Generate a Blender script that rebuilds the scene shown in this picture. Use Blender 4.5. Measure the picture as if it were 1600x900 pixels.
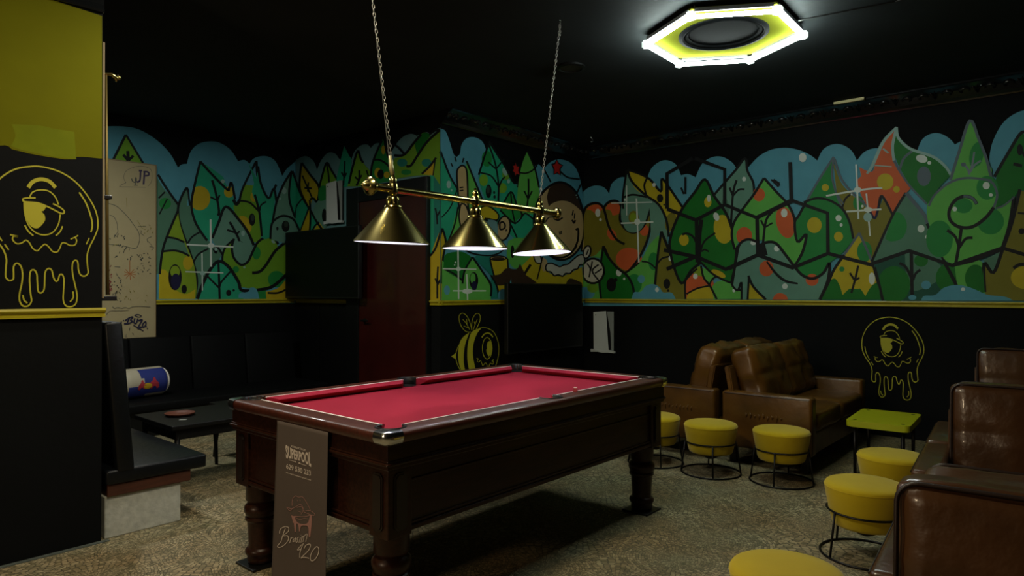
import bpy, bmesh, math, random
from math import sin, cos, pi, radians, atan2, sqrt
from mathutils import Vector, Matrix, noise
from mathutils.geometry import tessellate_polygon

for o in list(bpy.data.objects):
    bpy.data.objects.remove(o)
S = bpy.context.scene
COL = S.collection
random.seed(7)

# ---------------------------------------------------------------- camera, light, exposure
# The room's long direction is world +X, the other wall direction is world +Y.
TA, PITCH, FPX, EYE = 0.8556, 0.0057, 1047.6, 1.305
cam = bpy.data.cameras.new('camera')
cam.sensor_fit = 'HORIZONTAL'
cam.sensor_width = 36.0
cam.lens = FPX * 36.0 / 1600.0
cam.clip_start = 0.05
cam_o = bpy.data.objects.new('camera', cam)
COL.objects.link(cam_o)
cam_o.location = (0, 0, EYE)
cam_o.rotation_euler = (pi / 2 + PITCH, 0, -TA)
S.camera = cam_o

world = bpy.data.worlds.new('world')
S.world = world
world.use_nodes = True
world.node_tree.nodes['Background'].inputs[0].default_value = (0.02, 0.022, 0.025, 1)
world.node_tree.nodes['Background'].inputs[1].default_value = 0.05

S.view_settings.view_transform = 'Standard'
S.view_settings.look = 'None'
S.view_settings.exposure = 0.0
S.view_settings.gamma = 1.0
S.view_settings.use_curve_mapping = False

TUBE_STRENGTH = 88.0          # the hexagon of tubes on the ceiling
BULB_POWER = 1.9              # each of the three bulbs over the pool table


def area_lamp(name, loc, size, power, colour, rot=(0, 0, 0)):
    l = bpy.data.lights.new(name, 'AREA')
    l.shape = 'DISK'
    l.size = size
    l.energy = power
    l.color = colour
    o = bpy.data.objects.new(name, l)
    COL.objects.link(o)
    o.location = loc
    o.rotation_euler = rot
    return o


# lights added out of view, where the hexagon and table lamp fall short
area_lamp('added_ceiling_light', (0.9, 1.98, 2.98), 0.4, 34.0, (1.0, 0.85, 0.58))  # added overhead for the lower-left floor and the table front
area_lamp('added_low_light', (-2.6, 2.5, 1.9), 0.5, 30.0, (1.0, 0.76, 0.48), (0, -pi / 2, 0))  # added low behind the camera to reach the floor under the table
area_lamp('added_ceiling_light', (1.85, 3.3, 3.0), 0.2, 17.0, (1.0, 0.95, 0.82))  # added just above the frame to brighten the alcove walls
# light added for the alcove, hidden round the corner of the left wall
area_lamp('added_alcove_light', (1.75, 5.5, 3.0), 0.3, 29.0, (0.96, 1.0, 0.92))

# ---------------------------------------------------------------- pixel -> point on a real surface
CT, ST = cos(TA), sin(TA)


def ray(px, py):
    a = (px - 800.0) / FPX
    b = -(py - 450.0) / FPX
    yf = cos(PITCH) - b * sin(PITCH)
    z = sin(PITCH) + b * cos(PITCH)
    return Vector((a * CT + yf * ST, -a * ST + yf * CT, z))


def hit_x(px, py, x):
    d = ray(px, py)
    t = x / d.x
    return Vector((x, d.y * t, EYE + d.z * t))


def hit_y(px, py, y):
    d = ray(px, py)
    t = y / d.y
    return Vector((d.x * t, y, EYE + d.z * t))


def hit_z(px, py, z):
    d = ray(px, py)
    t = (z - EYE) / d.z
    return Vector((d.x * t, d.y * t, z))


# ---------------------------------------------------------------- materials
def lin(c):
    return c / 12.92 if c <= 0.04045 else ((c + 0.055) / 1.055) ** 2.4


def rgb(h):
    h = h.lstrip('#')
    return tuple(lin(int(h[i:i + 2], 16) / 255.0) for i in (0, 2, 4)) + (1.0,)


MATS = {}


def mat(name, col, rough=0.6, metal=0.0, spec=0.5, bump=0.0, bscale=40.0, var=0.0, vscale=6.0,
        emit=0.0, ecol=None, coat=0.0, stretch=None, sheen=0.0):
    m = bpy.data.materials.new(name)
    m.use_nodes = True
    nt = m.node_tree
    b = nt.nodes['Principled BSDF']
    c = rgb(col) if isinstance(col, str) else tuple(col) + (1.0,)
    b.inputs['Base Color'].default_value = c
    b.inputs['Roughness'].default_value = rough
    b.inputs['Metallic'].default_value = metal
    b.inputs['Specular IOR Level'].default_value = spec
    b.inputs['Coat Weight'].default_value = coat
    b.inputs['Sheen Weight'].default_value = sheen
    if emit:
        b.inputs['Emission Color'].default_value = rgb(ecol or col)
        b.inputs['Emission Strength'].default_value = emit
    tc = None
    if bump or var:
        tc = nt.nodes.new('ShaderNodeTexCoord')
        src = tc.outputs['Object']
        if stretch:
            mp = nt.nodes.new('ShaderNodeMapping')
            mp.inputs['Scale'].default_value = stretch
            nt.links.new(src, mp.inputs['Vector'])
            src = mp.outputs['Vector']
    if var:
        n = nt.nodes.new('ShaderNodeTexNoise')
        n.inputs['Scale'].default_value = vscale
        n.inputs['Detail'].default_value = 6
        nt.links.new(src, n.inputs['Vector'])
        r = nt.nodes.new('ShaderNodeValToRGB')
        r.color_ramp.elements[0].position = 0.3
        r.color_ramp.elements[1].position = 0.7
        r.color_ramp.elements[0].color = tuple(x * (1 - var) for x in c[:3]) + (1,)
        r.color_ramp.elements[1].color = tuple(min(1, x * (1 + var)) for x in c[:3]) + (1,)
        nt.links.new(n.outputs['Fac'], r.inputs['Fac'])
        nt.links.new(r.outputs['Color'], b.inputs['Base Color'])
    if bump:
        n2 = nt.nodes.new('ShaderNodeTexNoise')
        n2.inputs['Scale'].default_value = bscale
        n2.inputs['Detail'].default_value = 5
        nt.links.new(src, n2.inputs['Vector'])
        bp = nt.nodes.new('ShaderNodeBump')
        bp.inputs['Strength'].default_value = bump
        bp.inputs['Distance'].default_value = 0.02
        nt.links.new(n2.outputs['Fac'], bp.inputs['Height'])
        nt.links.new(bp.outputs['Normal'], b.inputs['Normal'])
    MATS[name] = m
    return m


def floor_material():
    """Worn mosaic print: small chips laid in rings round scattered centres."""
    m = bpy.data.materials.new('mosaic_floor')
    m.use_nodes = True
    nt = m.node_tree
    N, L = nt.nodes, nt.links
    b = N['Principled BSDF']
    tc = N.new('ShaderNodeTexCoord')
    v1 = N.new('ShaderNodeTexVoronoi')
    v1.voronoi_dimensions = '2D'
    v1.inputs['Scale'].default_value = 2.2
    v1.inputs['Randomness'].default_value = 0.75
    L.new(tc.outputs['Object'], v1.inputs['Vector'])
    sub = N.new('ShaderNodeVectorMath')
    sub.operation = 'SUBTRACT'
    L.new(tc.outputs['Object'], sub.inputs[0])
    L.new(v1.outputs['Position'], sub.inputs[1])
    ln = N.new('ShaderNodeVectorMath')
    ln.operation = 'LENGTH'
    L.new(sub.outputs[0], ln.inputs[0])
    sp = N.new('ShaderNodeSeparateXYZ')
    L.new(sub.outputs[0], sp.inputs[0])
    at = N.new('ShaderNodeMath')
    at.operation = 'ARCTAN2'
    L.new(sp.outputs['Y'], at.inputs[0])
    L.new(sp.outputs['X'], at.inputs[1])
    rr = N.new('ShaderNodeMath')
    rr.operation = 'MULTIPLY'
    rr.inputs[1].default_value = 72.0
    L.new(ln.outputs['Value'], rr.inputs[0])
    aa = N.new('ShaderNodeMath')
    aa.operation = 'MULTIPLY'
    aa.inputs[1].default_value = 8.0
    L.new(at.outputs[0], aa.inputs[0])
    cb = N.new('ShaderNodeCombineXYZ')
    L.new(rr.outputs[0], cb.inputs['X'])
    L.new(aa.outputs[0], cb.inputs['Y'])
    v2 = N.new('ShaderNodeTexVoronoi')
    v2.voronoi_dimensions = '2D'
    v2.feature = 'DISTANCE_TO_EDGE'
    v2.inputs['Scale'].default_value = 1.0
    v2.inputs['Randomness'].default_value = 0.5
    L.new(cb.outputs[0], v2.inputs['Vector'])
    v3 = N.new('ShaderNodeTexVoronoi')
    v3.voronoi_dimensions = '2D'
    v3.inputs['Scale'].default_value = 1.0
    v3.inputs['Randomness'].default_value = 0.5
    L.new(cb.outputs[0], v3.inputs['Vector'])
    chip = N.new('ShaderNodeValToRGB')
    e = chip.color_ramp.elements
    e[0].position, e[0].color = 0.0, rgb('#7d7a62')
    e[1].position, e[1].color = 1.0, rgb('#cfc8ac')
    x = chip.color_ramp.elements.new(0.35)
    x.color = rgb('#a09b80')
    x = chip.color_ramp.elements.new(0.7)
    x.color = rgb('#b6ac90')
    sx = N.new('ShaderNodeSeparateXYZ')
    L.new(v3.outputs['Color'], sx.inputs[0])
    L.new(sx.outputs['X'], chip.inputs['Fac'])
    # broad stains, brown and olive
    n1 = N.new('ShaderNodeTexNoise')
    n1.inputs['Scale'].default_value = 3.0
    n1.inputs['Detail'].default_value = 6
    L.new(tc.outputs['Object'], n1.inputs['Vector'])
    st = N.new('ShaderNodeValToRGB')
    st.color_ramp.elements[0].position = 0.35
    st.color_ramp.elements[1].position = 0.68
    st.color_ramp.elements[0].color = rgb('#d8d4c0')
    st.color_ramp.elements[1].color = rgb('#c9a878')
    L.new(n1.outputs['Fac'], st.inputs['Fac'])
    mx = N.new('ShaderNodeMix')
    mx.data_type = 'RGBA'
    mx.blend_type = 'MULTIPLY'
    mx.inputs['Factor'].default_value = 0.75
    L.new(chip.outputs['Color'], mx.inputs['A'])
    L.new(st.outputs['Color'], mx.inputs['B'])
    gr = N.new('ShaderNodeValToRGB')
    gr.color_ramp.elements[0].position = 0.0
    gr.color_ramp.elements[1].position = 0.15
    L.new(v2.outputs['Distance'], gr.inputs['Fac'])
    mg = N.new('ShaderNodeMix')
    mg.data_type = 'RGBA'
    L.new(gr.outputs['Color'], mg.inputs['Factor'])
    mg.inputs['A'].default_value = rgb('#35342a')
    L.new(mx.outputs['Result'], mg.inputs['B'])
    L.new(mg.outputs['Result'], b.inputs['Base Color'])
    bp = N.new('ShaderNodeBump')
    bp.inputs['Strength'].default_value = 0.35
    bp.inputs['Distance'].default_value = 0.004
    L.new(gr.outputs['Color'], bp.inputs['Height'])
    L.new(bp.outputs['Normal'], b.inputs['Normal'])
    b.inputs['Roughness'].default_value = 0.55
    b.inputs['Specular IOR Level'].default_value = 0.35
    MATS['floor'] = m
    return m


floor_material()
mat('black_wall', '#07090a', 0.75, spec=0.15, bump=0.08, bscale=22, var=0.18, vscale=3)
mat('black_ceiling', '#1b1f20', 0.8, spec=0.2, bump=0.06, bscale=18, var=0.2, vscale=2)
mat('black_gloss', '#0a0b0b', 0.45, spec=0.3)
mat('cornice_black', '#141617', 0.16, spec=0.8)
mat('disc_black', '#040506', 0.8, spec=0.05)
mat('batten', '#77797f', 0.5)
mat('yellow_wall', '#696900', 0.75, spec=0.12, bump=0.05, bscale=14, var=0.06, vscale=4)
mat('lime_patch', '#6c750d', 0.75, spec=0.12, var=0.1, vscale=9)
mat('rail_yellow', '#a89c18', 0.42, var=0.1, vscale=8)
mat('emblem_yellow', '#b2ac22', 0.6)
mat('wood_dark', '#2c150b', 0.36, spec=0.3, var=0.4, vscale=5, stretch=(1.2, 14, 14), bump=0.05, bscale=20, coat=0.04)
mat('wood_rail', '#4a2014', 0.42, spec=0.55, var=0.35, vscale=5, stretch=(1.2, 14, 14), coat=0.25)
mat('wood_black', '#1d120d', 0.4, var=0.3, vscale=6)
mat('cloth_red', '#982237', 0.9, spec=0.15, bump=0.05, bscale=320, var=0.07, vscale=3.5)
mat('white_line', '#f4eee8', 0.5)
mat('chrome', '#d3d6d8', 0.2, metal=1.0)
mat('black_plastic', '#0b0b0c', 0.4)
mat('brass', '#aea263', 0.2, metal=1.0, bump=0.01, bscale=8)
mat('brass_dull', '#b5ad80', 0.45, metal=0.6)
mat('rod_brass', '#7a6a3a', 0.5, metal=0.7)
mat('white_enamel', '#e4e4ec', 0.5)
mat('steel_chain', '#a9a69b', 0.35, metal=1.0)
mat('banner_cloth', '#5a4f49', 0.9, bump=0.05, bscale=220, var=0.05, vscale=6)
mat('banner_print', '#d6c9be', 0.9)
mat('banner_pink', '#a97d76', 0.9)
mat('chalk_red', '#b5404a', 0.7)
mat('tube_light', '#ffffff', 0.4, emit=TUBE_STRENGTH, ecol='#eefff8')
mat('bulb', '#ffffff', 0.4, emit=16.0, ecol='#e6ecff')
mat('tube_clip', '#f2f6f4', 0.5)
MATS['tube_clip'].node_tree.nodes['Principled BSDF'].inputs['Transmission Weight'].default_value = 0.85
mat('panel_yellow', '#5f621c', 0.95, spec=0.0)
mat('leather', '#573810', 0.33, bump=0.3, bscale=7, var=0.35, vscale=5, coat=0.1)
mat('leather_dark', '#4b301a', 0.3, bump=0.6, bscale=5, var=0.3, vscale=5, coat=0.25)
mat('black_leather_dull', '#08090a', 0.6, spec=0.12, bump=0.05, bscale=30)
mat('piping', '#22120b', 0.4)
mat('stool_cloth', '#bba20b', 0.85, spec=0.2, bump=0.04, bscale=260, var=0.05, vscale=7, sheen=0.2)
mat('black_metal', '#0e0e0f', 0.4, metal=0.4)
mat('lime_plastic', '#aeb210', 0.45)
mat('black_leather', '#0b0e11', 0.4, spec=0.3, bump=0.1, bscale=30, var=0.2, vscale=8)
mat('concrete', '#b4b6ac', 0.9, bump=0.15, bscale=60, var=0.15, vscale=30)
mat('plank', '#4a2513', 0.6, var=0.3, vscale=6, stretch=(1, 10, 10))
mat('table_black', '#0c0b0a', 0.5, spec=0.25, var=0.2)
mat('dish_brown', '#5a2a17', 0.55)
mat('paper', '#c9cfca', 0.7)
mat('paper_grey', '#8f9690', 0.7)
mat('board_white', '#ac9d75', 0.6, var=0.05, vscale=4)
mat('board_edge', '#8c7a58', 0.6)
mat('pen_grey', '#4c4f48', 0.7)
mat('pen_purple', '#493a55', 0.7)
mat('pen_navy', '#1d1b3a', 0.7)
mat('pen_orange', '#a5622f', 0.7)
mat('pen_red', '#8a2530', 0.7)
mat('pen_olive', '#8a8040', 0.7)
mat('door_red', '#350a06', 0.35, var=0.25, vscale=3, coat=0.2)
mat('tv_screen', '#040505', 0.45, spec=0.2)
mat('pillow_blue', '#26337f', 0.6)
mat('pillow_silver', '#b9b09a', 0.55)
mat('pillow_red', '#b03040', 0.6)
mat('pillow_gold', '#c9a622', 0.6)
mat('floor_edge', '#4f5650', 0.7, var=0.25, vscale=20)

# paints of the mural
PAINT = dict(sky='#5296a8', sky2='#668f90', dgreen='#0e6b1e', green='#1d8038', lgreen='#5bab48', lime='#6a9a22',
             teal='#229a74', teal2='#1f7a6a', sage='#628f7c', sage2='#4e7a63', olive='#75701c', yellow='#b8a61a',
             ygold='#b59f18', orange='#c65a2c', line='#07090c', grey='#56646c', white='#cfd8d0', dim='#8fb0a8',
             tan='#b59c6c', brown='#352417', red='#b3241c', fur='#b8b8a8', ygreen='#7d9a1e', dteal='#14503f',
             greyout='#6f7c84', navy='#17163a', spray='#2c3a30')
for k, v in PAINT.items():
    mat('paint_' + k, v, 0.6, spec=0.3, var=0.07, vscale=5)


# ---------------------------------------------------------------- building helpers
def link(o, parent=None):
    COL.objects.link(o)
    if parent is not None:
        o.parent = parent
    return o


def obj(name, bm, m, parent=None, smooth=False, loc=None, rot=None, auto=None):
    me = bpy.data.meshes.new(name)
    bmesh.ops.recalc_face_normals(bm, faces=bm.faces)
    bm.to_mesh(me)
    bm.free()
    for x in (m if isinstance(m, (list, tuple)) else [m]):
        me.materials.append(MATS[x] if isinstance(x, str) else x)
    if smooth:
        for p in me.polygons:
            p.use_smooth = True
    if auto is not None:
        for p in me.polygons:
            p.use_smooth = True
        try:
            me.set_sharp_from_angle(angle=radians(auto))
        except Exception:
            pass
    o = bpy.data.objects.new(name, me)
    link(o, parent)
    if loc is not None:
        o.location = loc
    if rot is not None:
        o.rotation_euler = rot
    return o


def tag(o, label=None, cat=None, group=None, kind=None):
    if label:
        o['label'] = label
    if cat:
        o['category'] = cat
    if group:
        o['group'] = group
    if kind:
        o['kind'] = kind
    return o


def thing(name, label, cat, loc=(0, 0, 0), rz=0.0, group=None):
    o = bpy.data.objects.new(name, None)
    o.empty_display_size = 0.1
    COL.objects.link(o)
    o.location = loc
    o.rotation_euler = (0, 0, rz)
    return tag(o, label, cat, group)


def copy_tree(o, parent=None):
    c = o.copy()
    COL.objects.link(c)
    if parent is not None:
        c.parent = parent
    for ch in list(o.children):
        copy_tree(ch, c)
    return c


def box(bm, x0, x1, y0, y1, z0, z1, bev=0.0, seg=2, mi=0):
    r = bmesh.ops.create_cube(bm, size=1.0)
    vs = r['verts']
    for v in vs:
        v.co = Vector((x0 + (v.co.x + .5) * (x1 - x0), y0 + (v.co.y + .5) * (y1 - y0), z0 + (v.co.z + .5) * (z1 - z0)))
    fs = {f for v in vs for f in v.link_faces}
    for f in fs:
        f.material_index = mi
    if bev > 0:
        es = list({e for v in vs for e in v.link_edges})
        bmesh.ops.bevel(bm, geom=es, offset=bev, segments=seg, profile=0.5, affect='EDGES')
    return vs


def nb():
    return bmesh.new()


def bx(*a, **k):
    bm = nb()
    box(bm, *a, **k)
    return bm


def lathe(bm, prof, seg=24, c=(0, 0, 0), axis='z', cap=True, ripple=None):
    rings = []
    for (r, z) in prof:
        ring = []
        for i in range(seg):
            a = 2 * pi * i / seg
            rr = r * (1 + (ripple[0] * cos(ripple[1] * a) if ripple else 0))
            if axis == 'z':
                p = (c[0] + rr * cos(a), c[1] + rr * sin(a), c[2] + z)
            elif axis == 'x':
                p = (c[0] + z, c[1] + rr * cos(a), c[2] + rr * sin(a))
            else:
                p = (c[0] + rr * sin(a), c[1] + z, c[2] + rr * cos(a))
            ring.append(bm.verts.new(p))
        rings.append(ring)
    for a, b in zip(rings, rings[1:]):
        for i in range(seg):
            bm.faces.new((a[i], a[(i + 1) % seg], b[(i + 1) % seg], b[i]))
    if cap:
        bm.faces.new(rings[0][::-1])
        bm.faces.new(rings[-1])
    return bm


def tube(bm, pts, r, seg=8, closed=False, cap=True):
    pts = [Vector(p) for p in pts]
    n = len(pts)
    rings = []
    prev = None
    for i, p in enumerate(pts):
        if closed:
            t = pts[(i + 1) % n] - pts[(i - 1) % n]
        else:
            t = pts[min(i + 1, n - 1)] - pts[max(i - 1, 0)]
        t.normalize()
        if prev is None:
            u = t.orthogonal().normalized()
        else:
            u = (prev - t * prev.dot(t)).normalized()
        prev = u
        w = t.cross(u)
        rr = r[i] if isinstance(r, (list, tuple)) else r
        rings.append([bm.verts.new(p + (u * cos(2 * pi * k / seg) + w * sin(2 * pi * k / seg)) * rr) for k in range(seg)])
    rng = range(n if closed else n - 1)
    for i in rng:
        a, b = rings[i], rings[(i + 1) % n]
        off = 0
        if closed and i == n - 1:
            best = min(range(seg), key=lambda s: (a[0].co - b[s].co).length)
            off = best
        for k in range(seg):
            bm.faces.new((a[k], a[(k + 1) % seg], b[(k + 1 + off) % seg], b[(k + off) % seg]))
    if cap and not closed:
        bm.faces.new(rings[0][::-1])
        bm.faces.new(rings[-1])
    return bm


def ringpts(r, z, n=32, c=(0, 0)):
    return [(c[0] + r * cos(2 * pi * i / n), c[1] + r * sin(2 * pi * i / n), z) for i in range(n)]


def prism(bm, pts, z0, z1, mi=0):
    """pts: 2D polygon, extruded from z0 to z1"""
    lo = [bm.verts.new((p[0], p[1], z0)) for p in pts]
    hi = [bm.verts.new((p[0], p[1], z1)) for p in pts]
    n = len(pts)
    fs = [bm.faces.new(lo[::-1]), bm.faces.new(hi)]
    for i in range(n):
        fs.append(bm.faces.new((lo[i], lo[(i + 1) % n], hi[(i + 1) % n], hi[i])))
    for f in fs:
        f.material_index = mi
    return lo + hi


def puffy(w, h, t, r=0.05, cuts=14, bulge=0.03, seam=0.012, cross=True, seed=0.0, wr=0.006, hseam=True):
    """A box cushion: thickness along x, width along y, height along z, centred on its middle."""
    bm = nb()
    bmesh.ops.create_cube(bm, size=2.0)
    bmesh.ops.subdivide_edges(bm, edges=bm.edges, cuts=cuts, use_grid_fill=True)
    hx, hy, hz = t / 2, w / 2, h / 2
    for v in bm.verts:
        a, b, c = v.co.y, v.co.z, v.co.x
        p = Vector((c * hx, a * hy, b * hz))
        inn = Vector((max(-hx + r, min(hx - r, p.x)), max(-hy + r, min(hy - r, p.y)), max(-hz + r, min(hz - r, p.z))))
        d = p - inn
        if d.length > 1e-9:
            p = inn + d.normalized() * r
        if abs(c) > 0.99:
            k = (1 - a * a) * (1 - b * b)
            p.x += math.copysign(bulge * sqrt(max(k, 0)), c)
            dip = math.exp(-(a / 0.05) ** 2)
            if hseam:
                dip = max(dip, math.exp(-(b / 0.05) ** 2))
            if cross:
                p.x -= math.copysign(seam * dip * (1 if k > 0.02 else 0.3), c)
        else:
            if abs(b) > 0.99:
                p.z += math.copysign(bulge * 0.35 * (1 - a * a), b)
        nz = noise.noise(Vector((p.x * 4 + seed, p.y * 7, p.z * 7 + seed * 2)))
        nz2 = noise.noise(Vector((p.x * 9, p.y * 18 + seed, p.z * 11)))
        p += p.normalized() * (nz * wr * 1.6 + nz2 * wr)
        v.co = p
    return bm


def roundrect(w, h, r, x, n=5):
    pts = []
    for (cy, cz, a0) in ((w / 2 - r, h / 2 - r, 0), (-w / 2 + r, h / 2 - r, pi / 2), (-w / 2 + r, -h / 2 + r, pi),
                         (w / 2 - r, -h / 2 + r, 1.5 * pi)):
        for i in range(n + 1):
            a = a0 + pi / 2 * i / n
            pts.append((x, cy + r * cos(a), cz + r * sin(a)))
    return pts


# ---- flat paint: shapes drawn on a wall surface ------------------------------------------------
def crom(pts, closed, k=5):
    """Catmull-Rom through 2D points; a point with a third item is a sharp corner."""
    n = len(pts)
    P = [(p[0], p[1]) for p in pts]
    sharp = [len(p) > 2 for p in pts]

    def seg(seq):
        out = []
        m = len(seq)
        for i in range(m - 1):
            p0 = seq[max(i - 1, 0)]
            p1, p2 = seq[i], seq[i + 1]
            p3 = seq[min(i + 2, m - 1)]
            for j in range(k):
                t = j / k
                t2, t3 = t * t, t * t * t
                out.append(tuple(0.5 * ((2 * p1[q]) + (-p0[q] + p2[q]) * t + (2 * p0[q] - 5 * p1[q] + 4 * p2[q] - p3[q]) * t2
                                        + (-p0[q] + 3 * p1[q] - 3 * p2[q] + p3[q]) * t3) for q in (0, 1)))
        return out
    if closed:
        if any(sharp):
            s = sharp.index(True)
            idx = [(s + i) % n for i in range(n)] + [s]
        else:
            idx = [n - 1] + list(range(n)) + [0, 1]
            full = [P[i % n] for i in idx]
            o = seg(full)
            return o[k:-k]
    else:
        idx = list(range(n))
    runs, cur = [], [idx[0]]
    for q in idx[1:]:
        cur.append(q)
        if sharp[q] and q != idx[-1]:
            runs.append(cur)
            cur = [q]
    runs.append(cur)
    out = []
    for r in runs:
        out += seg([P[i] for i in r])
    if not closed:
        out.append(P[idx[-1]])
    return out


def clipx(poly, xlo, xhi):
    for (lim, sgn) in ((xlo, 1), (xhi, -1)):
        out = []
        n = len(poly)
        for i in range(n):
            a, b = poly[i], poly[(i + 1) % n]
            ia, ib = (a[0] - lim) * sgn >= 0, (b[0] - lim) * sgn >= 0
            if ia:
                out.append(a)
            if ia != ib:
                t = (lim - a[0]) / (b[0] - a[0])
                out.append((lim, a[1] + t * (b[1] - a[1])))
        poly = out
        if len(poly) < 3:
            return []
    return poly


class Surface:
    """A flat wall that receives paint; shapes come in photo pixels and land at their real place on it."""

    def __init__(self, axis, val, xlo=-1e9, xhi=1e9, sgn=-1, step=0.00003, base=0.0006):
        self.axis, self.val, self.xlo, self.xhi, self.sgn = axis, val, xlo, xhi, sgn
        self.step, self.base = step, base
        self.v, self.f, self.mi, self.mats = [], [], [], []
        self.count = 0
        self.ymin = -1e9

    def mindex(self, name):
        if name not in self.mats:
            self.mats.append(name)
        return self.mats.index(name)

    def put(self, p, lay):
        q = hit_x(p[0], p[1], self.val) if self.axis == 'x' else hit_y(p[0], p[1], self.val)
        off = self.sgn * (self.base + lay * self.step)
        if self.axis == 'x':
            q.x += off
        else:
            q.y += off
        self.v.append(q)
        return len(self.v) - 1

    def fill(self, m, poly, lay):
        poly = clipx(poly, self.xlo, self.xhi)
        if len(poly) < 3:
            return
        clean = []
        for p in poly:
            if not clean or abs(p[0] - clean[-1][0]) + abs(p[1] - clean[-1][1]) > 1e-4:
                clean.append(p)
        if len(clean) < 3:
            return
        tr = tessellate_polygon([[Vector((p[0], p[1], 0)) for p in clean]])
        ids = [self.put(p, lay) for p in clean]
        k = self.mindex(m)
        for t in tr:
            self.f.append([ids[i] for i in t])
            self.mi.append(k)

    def build(self, name, parent=None):
        me = bpy.data.meshes.new(name)
        faces = []
        for f in self.f:
            a, b, c = (self.v[i] for i in f)
            n = (b - a).cross(c - a)
            s = n.x if self.axis == 'x' else n.y
            faces.append(f if s * self.sgn > 0 else f[::-1])
        me.from_pydata([tuple(v) for v in self.v], [], faces)
        for m in self.mats:
            me.materials.append(MATS[m])
        for p, k in zip(me.polygons, self.mi):
            p.material_index = k
        o = bpy.data.objects.new(name, me)
        return link(o, parent)


class Painter:
    def __init__(self, surfaces, t=(0, 0, 1), prefix='paint_'):
        self.s, self.t, self.n, self.prefix, self.lw = surfaces, t, 0, prefix, 1.0

    def crop(self, ox, oy, s):
        self.t = (ox, oy, s)

    def tr(self, pts):
        ox, oy, s = self.t
        return [(ox + p[0] / s, oy + p[1] / s) + tuple(p[2:]) for p in pts]

    def raw(self, m, poly):
        for s in self.s:
            s.fill(self.prefix + m, poly, self.n)

    def fill(self, m, pts, sm=True, ol=0, oc='line'):
        P = self.tr(pts)
        Q = crom(P, True) if sm else [(p[0], p[1]) for p in P]
        self.n += 1
        self.raw(m, Q)
        if ol:
            self.ribbon(oc, Q + [Q[0], Q[1]], ol)

    def ell(self, m, x, y, rx, ry=None, a=0.0, ol=0, oc='line'):
        ry = ry or rx
        ca, sa = cos(radians(a)), sin(radians(a))
        pts = [(x + rx * cos(q) * ca - ry * sin(q) * sa, y + rx * cos(q) * sa + ry * sin(q) * ca)
               for q in [2 * pi * i / 22 for i in range(22)]]
        P = self.tr(pts)
        self.n += 1
        self.raw(m, [(p[0], p[1]) for p in P])
        if ol:
            self.ribbon(oc, P + [P[0], P[1]], ol)

    def ribbon(self, m, Q, w, taper=False):
        self.n += 1
        n = len(Q)
        L, R = [], []
        for i in range(n):
            a, b = Q[max(i - 1, 0)], Q[min(i + 1, n - 1)]
            dx, dy = b[0] - a[0], b[1] - a[1]
            l = sqrt(dx * dx + dy * dy) or 1.0
            k = w / 2 * self.lw
            if taper:
                k *= 0.35 + 0.65 * sin(pi * (0.12 + 0.76 * i / max(n - 1, 1)))
            L.append((Q[i][0] - dy / l * k, Q[i][1] + dx / l * k))
            R.append((Q[i][0] + dy / l * k, Q[i][1] - dx / l * k))
        for i in range(n - 1):
            self.raw(m, [L[i], L[i + 1], R[i + 1], R[i]])

    def line(self, m, pts, w, sm=True, taper=False):
        P = self.tr(pts)
        Q = crom(P, False) if (sm and len(P) > 2) else [(p[0], p[1]) for p in P]
        self.ribbon(m, Q, w, taper)


def text_mesh(body, fn, name, m, parent, bold=0.0):
    """A line of lettering; fn maps (u, v) in 0..1 to a point."""
    cu = bpy.data.curves.new('lettering', 'FONT')
    cu.body = body
    cu.resolution_u = 3
    cu.offset = bold
    tmp = bpy.data.objects.new('lettering', cu)
    COL.objects.link(tmp)
    dg = bpy.context.evaluated_depsgraph_get()
    me = bpy.data.meshes.new_from_object(tmp.evaluated_get(dg))
    bpy.data.objects.remove(tmp)
    me.name = name
    xs = [v.co.x for v in me.vertices]
    ys = [v.co.y for v in me.vertices]
    x0, x1, y0, y1 = min(xs), max(xs), min(ys), max(ys)
    for v in me.vertices:
        v.co = fn((v.co.x - x0) / (x1 - x0), (v.co.y - y0) / (y1 - y0))
    me.materials.clear()
    me.materials.append(MATS[m])
    o = bpy.data.objects.new(name, me)
    return link(o, parent)


def quadmap(TL, TR, BR, BL, plane, arch=0.0):
    def fn(u, v):
        tx, ty = TL[0] + (TR[0] - TL[0]) * u, TL[1] + (TR[1] - TL[1]) * u
        bx_, by = BL[0] + (BR[0] - BL[0]) * u, BL[1] + (BR[1] - BL[1]) * u
        k = arch * 4 * u * (1 - u)
        ty += k
        by -= k * 0.8
        return plane(bx_ + (tx - bx_) * v, by + (ty - by) * v)
    return fn


# ---------------------------------------------------------------- the room
XR, YB, XD, YF, YL, XA, CEIL = 6.80, 4.74, 4.41, 7.30, 3.926, 1.244, 3.05
RZ0, RZ1 = 1.175, 1.222        # chair rail


def struct(name, bm, m, parent=None, **k):
    o = obj(name, bm, m, parent, **k)
    if parent is None:
        o['kind'] = 'structure'
    return o


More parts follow.
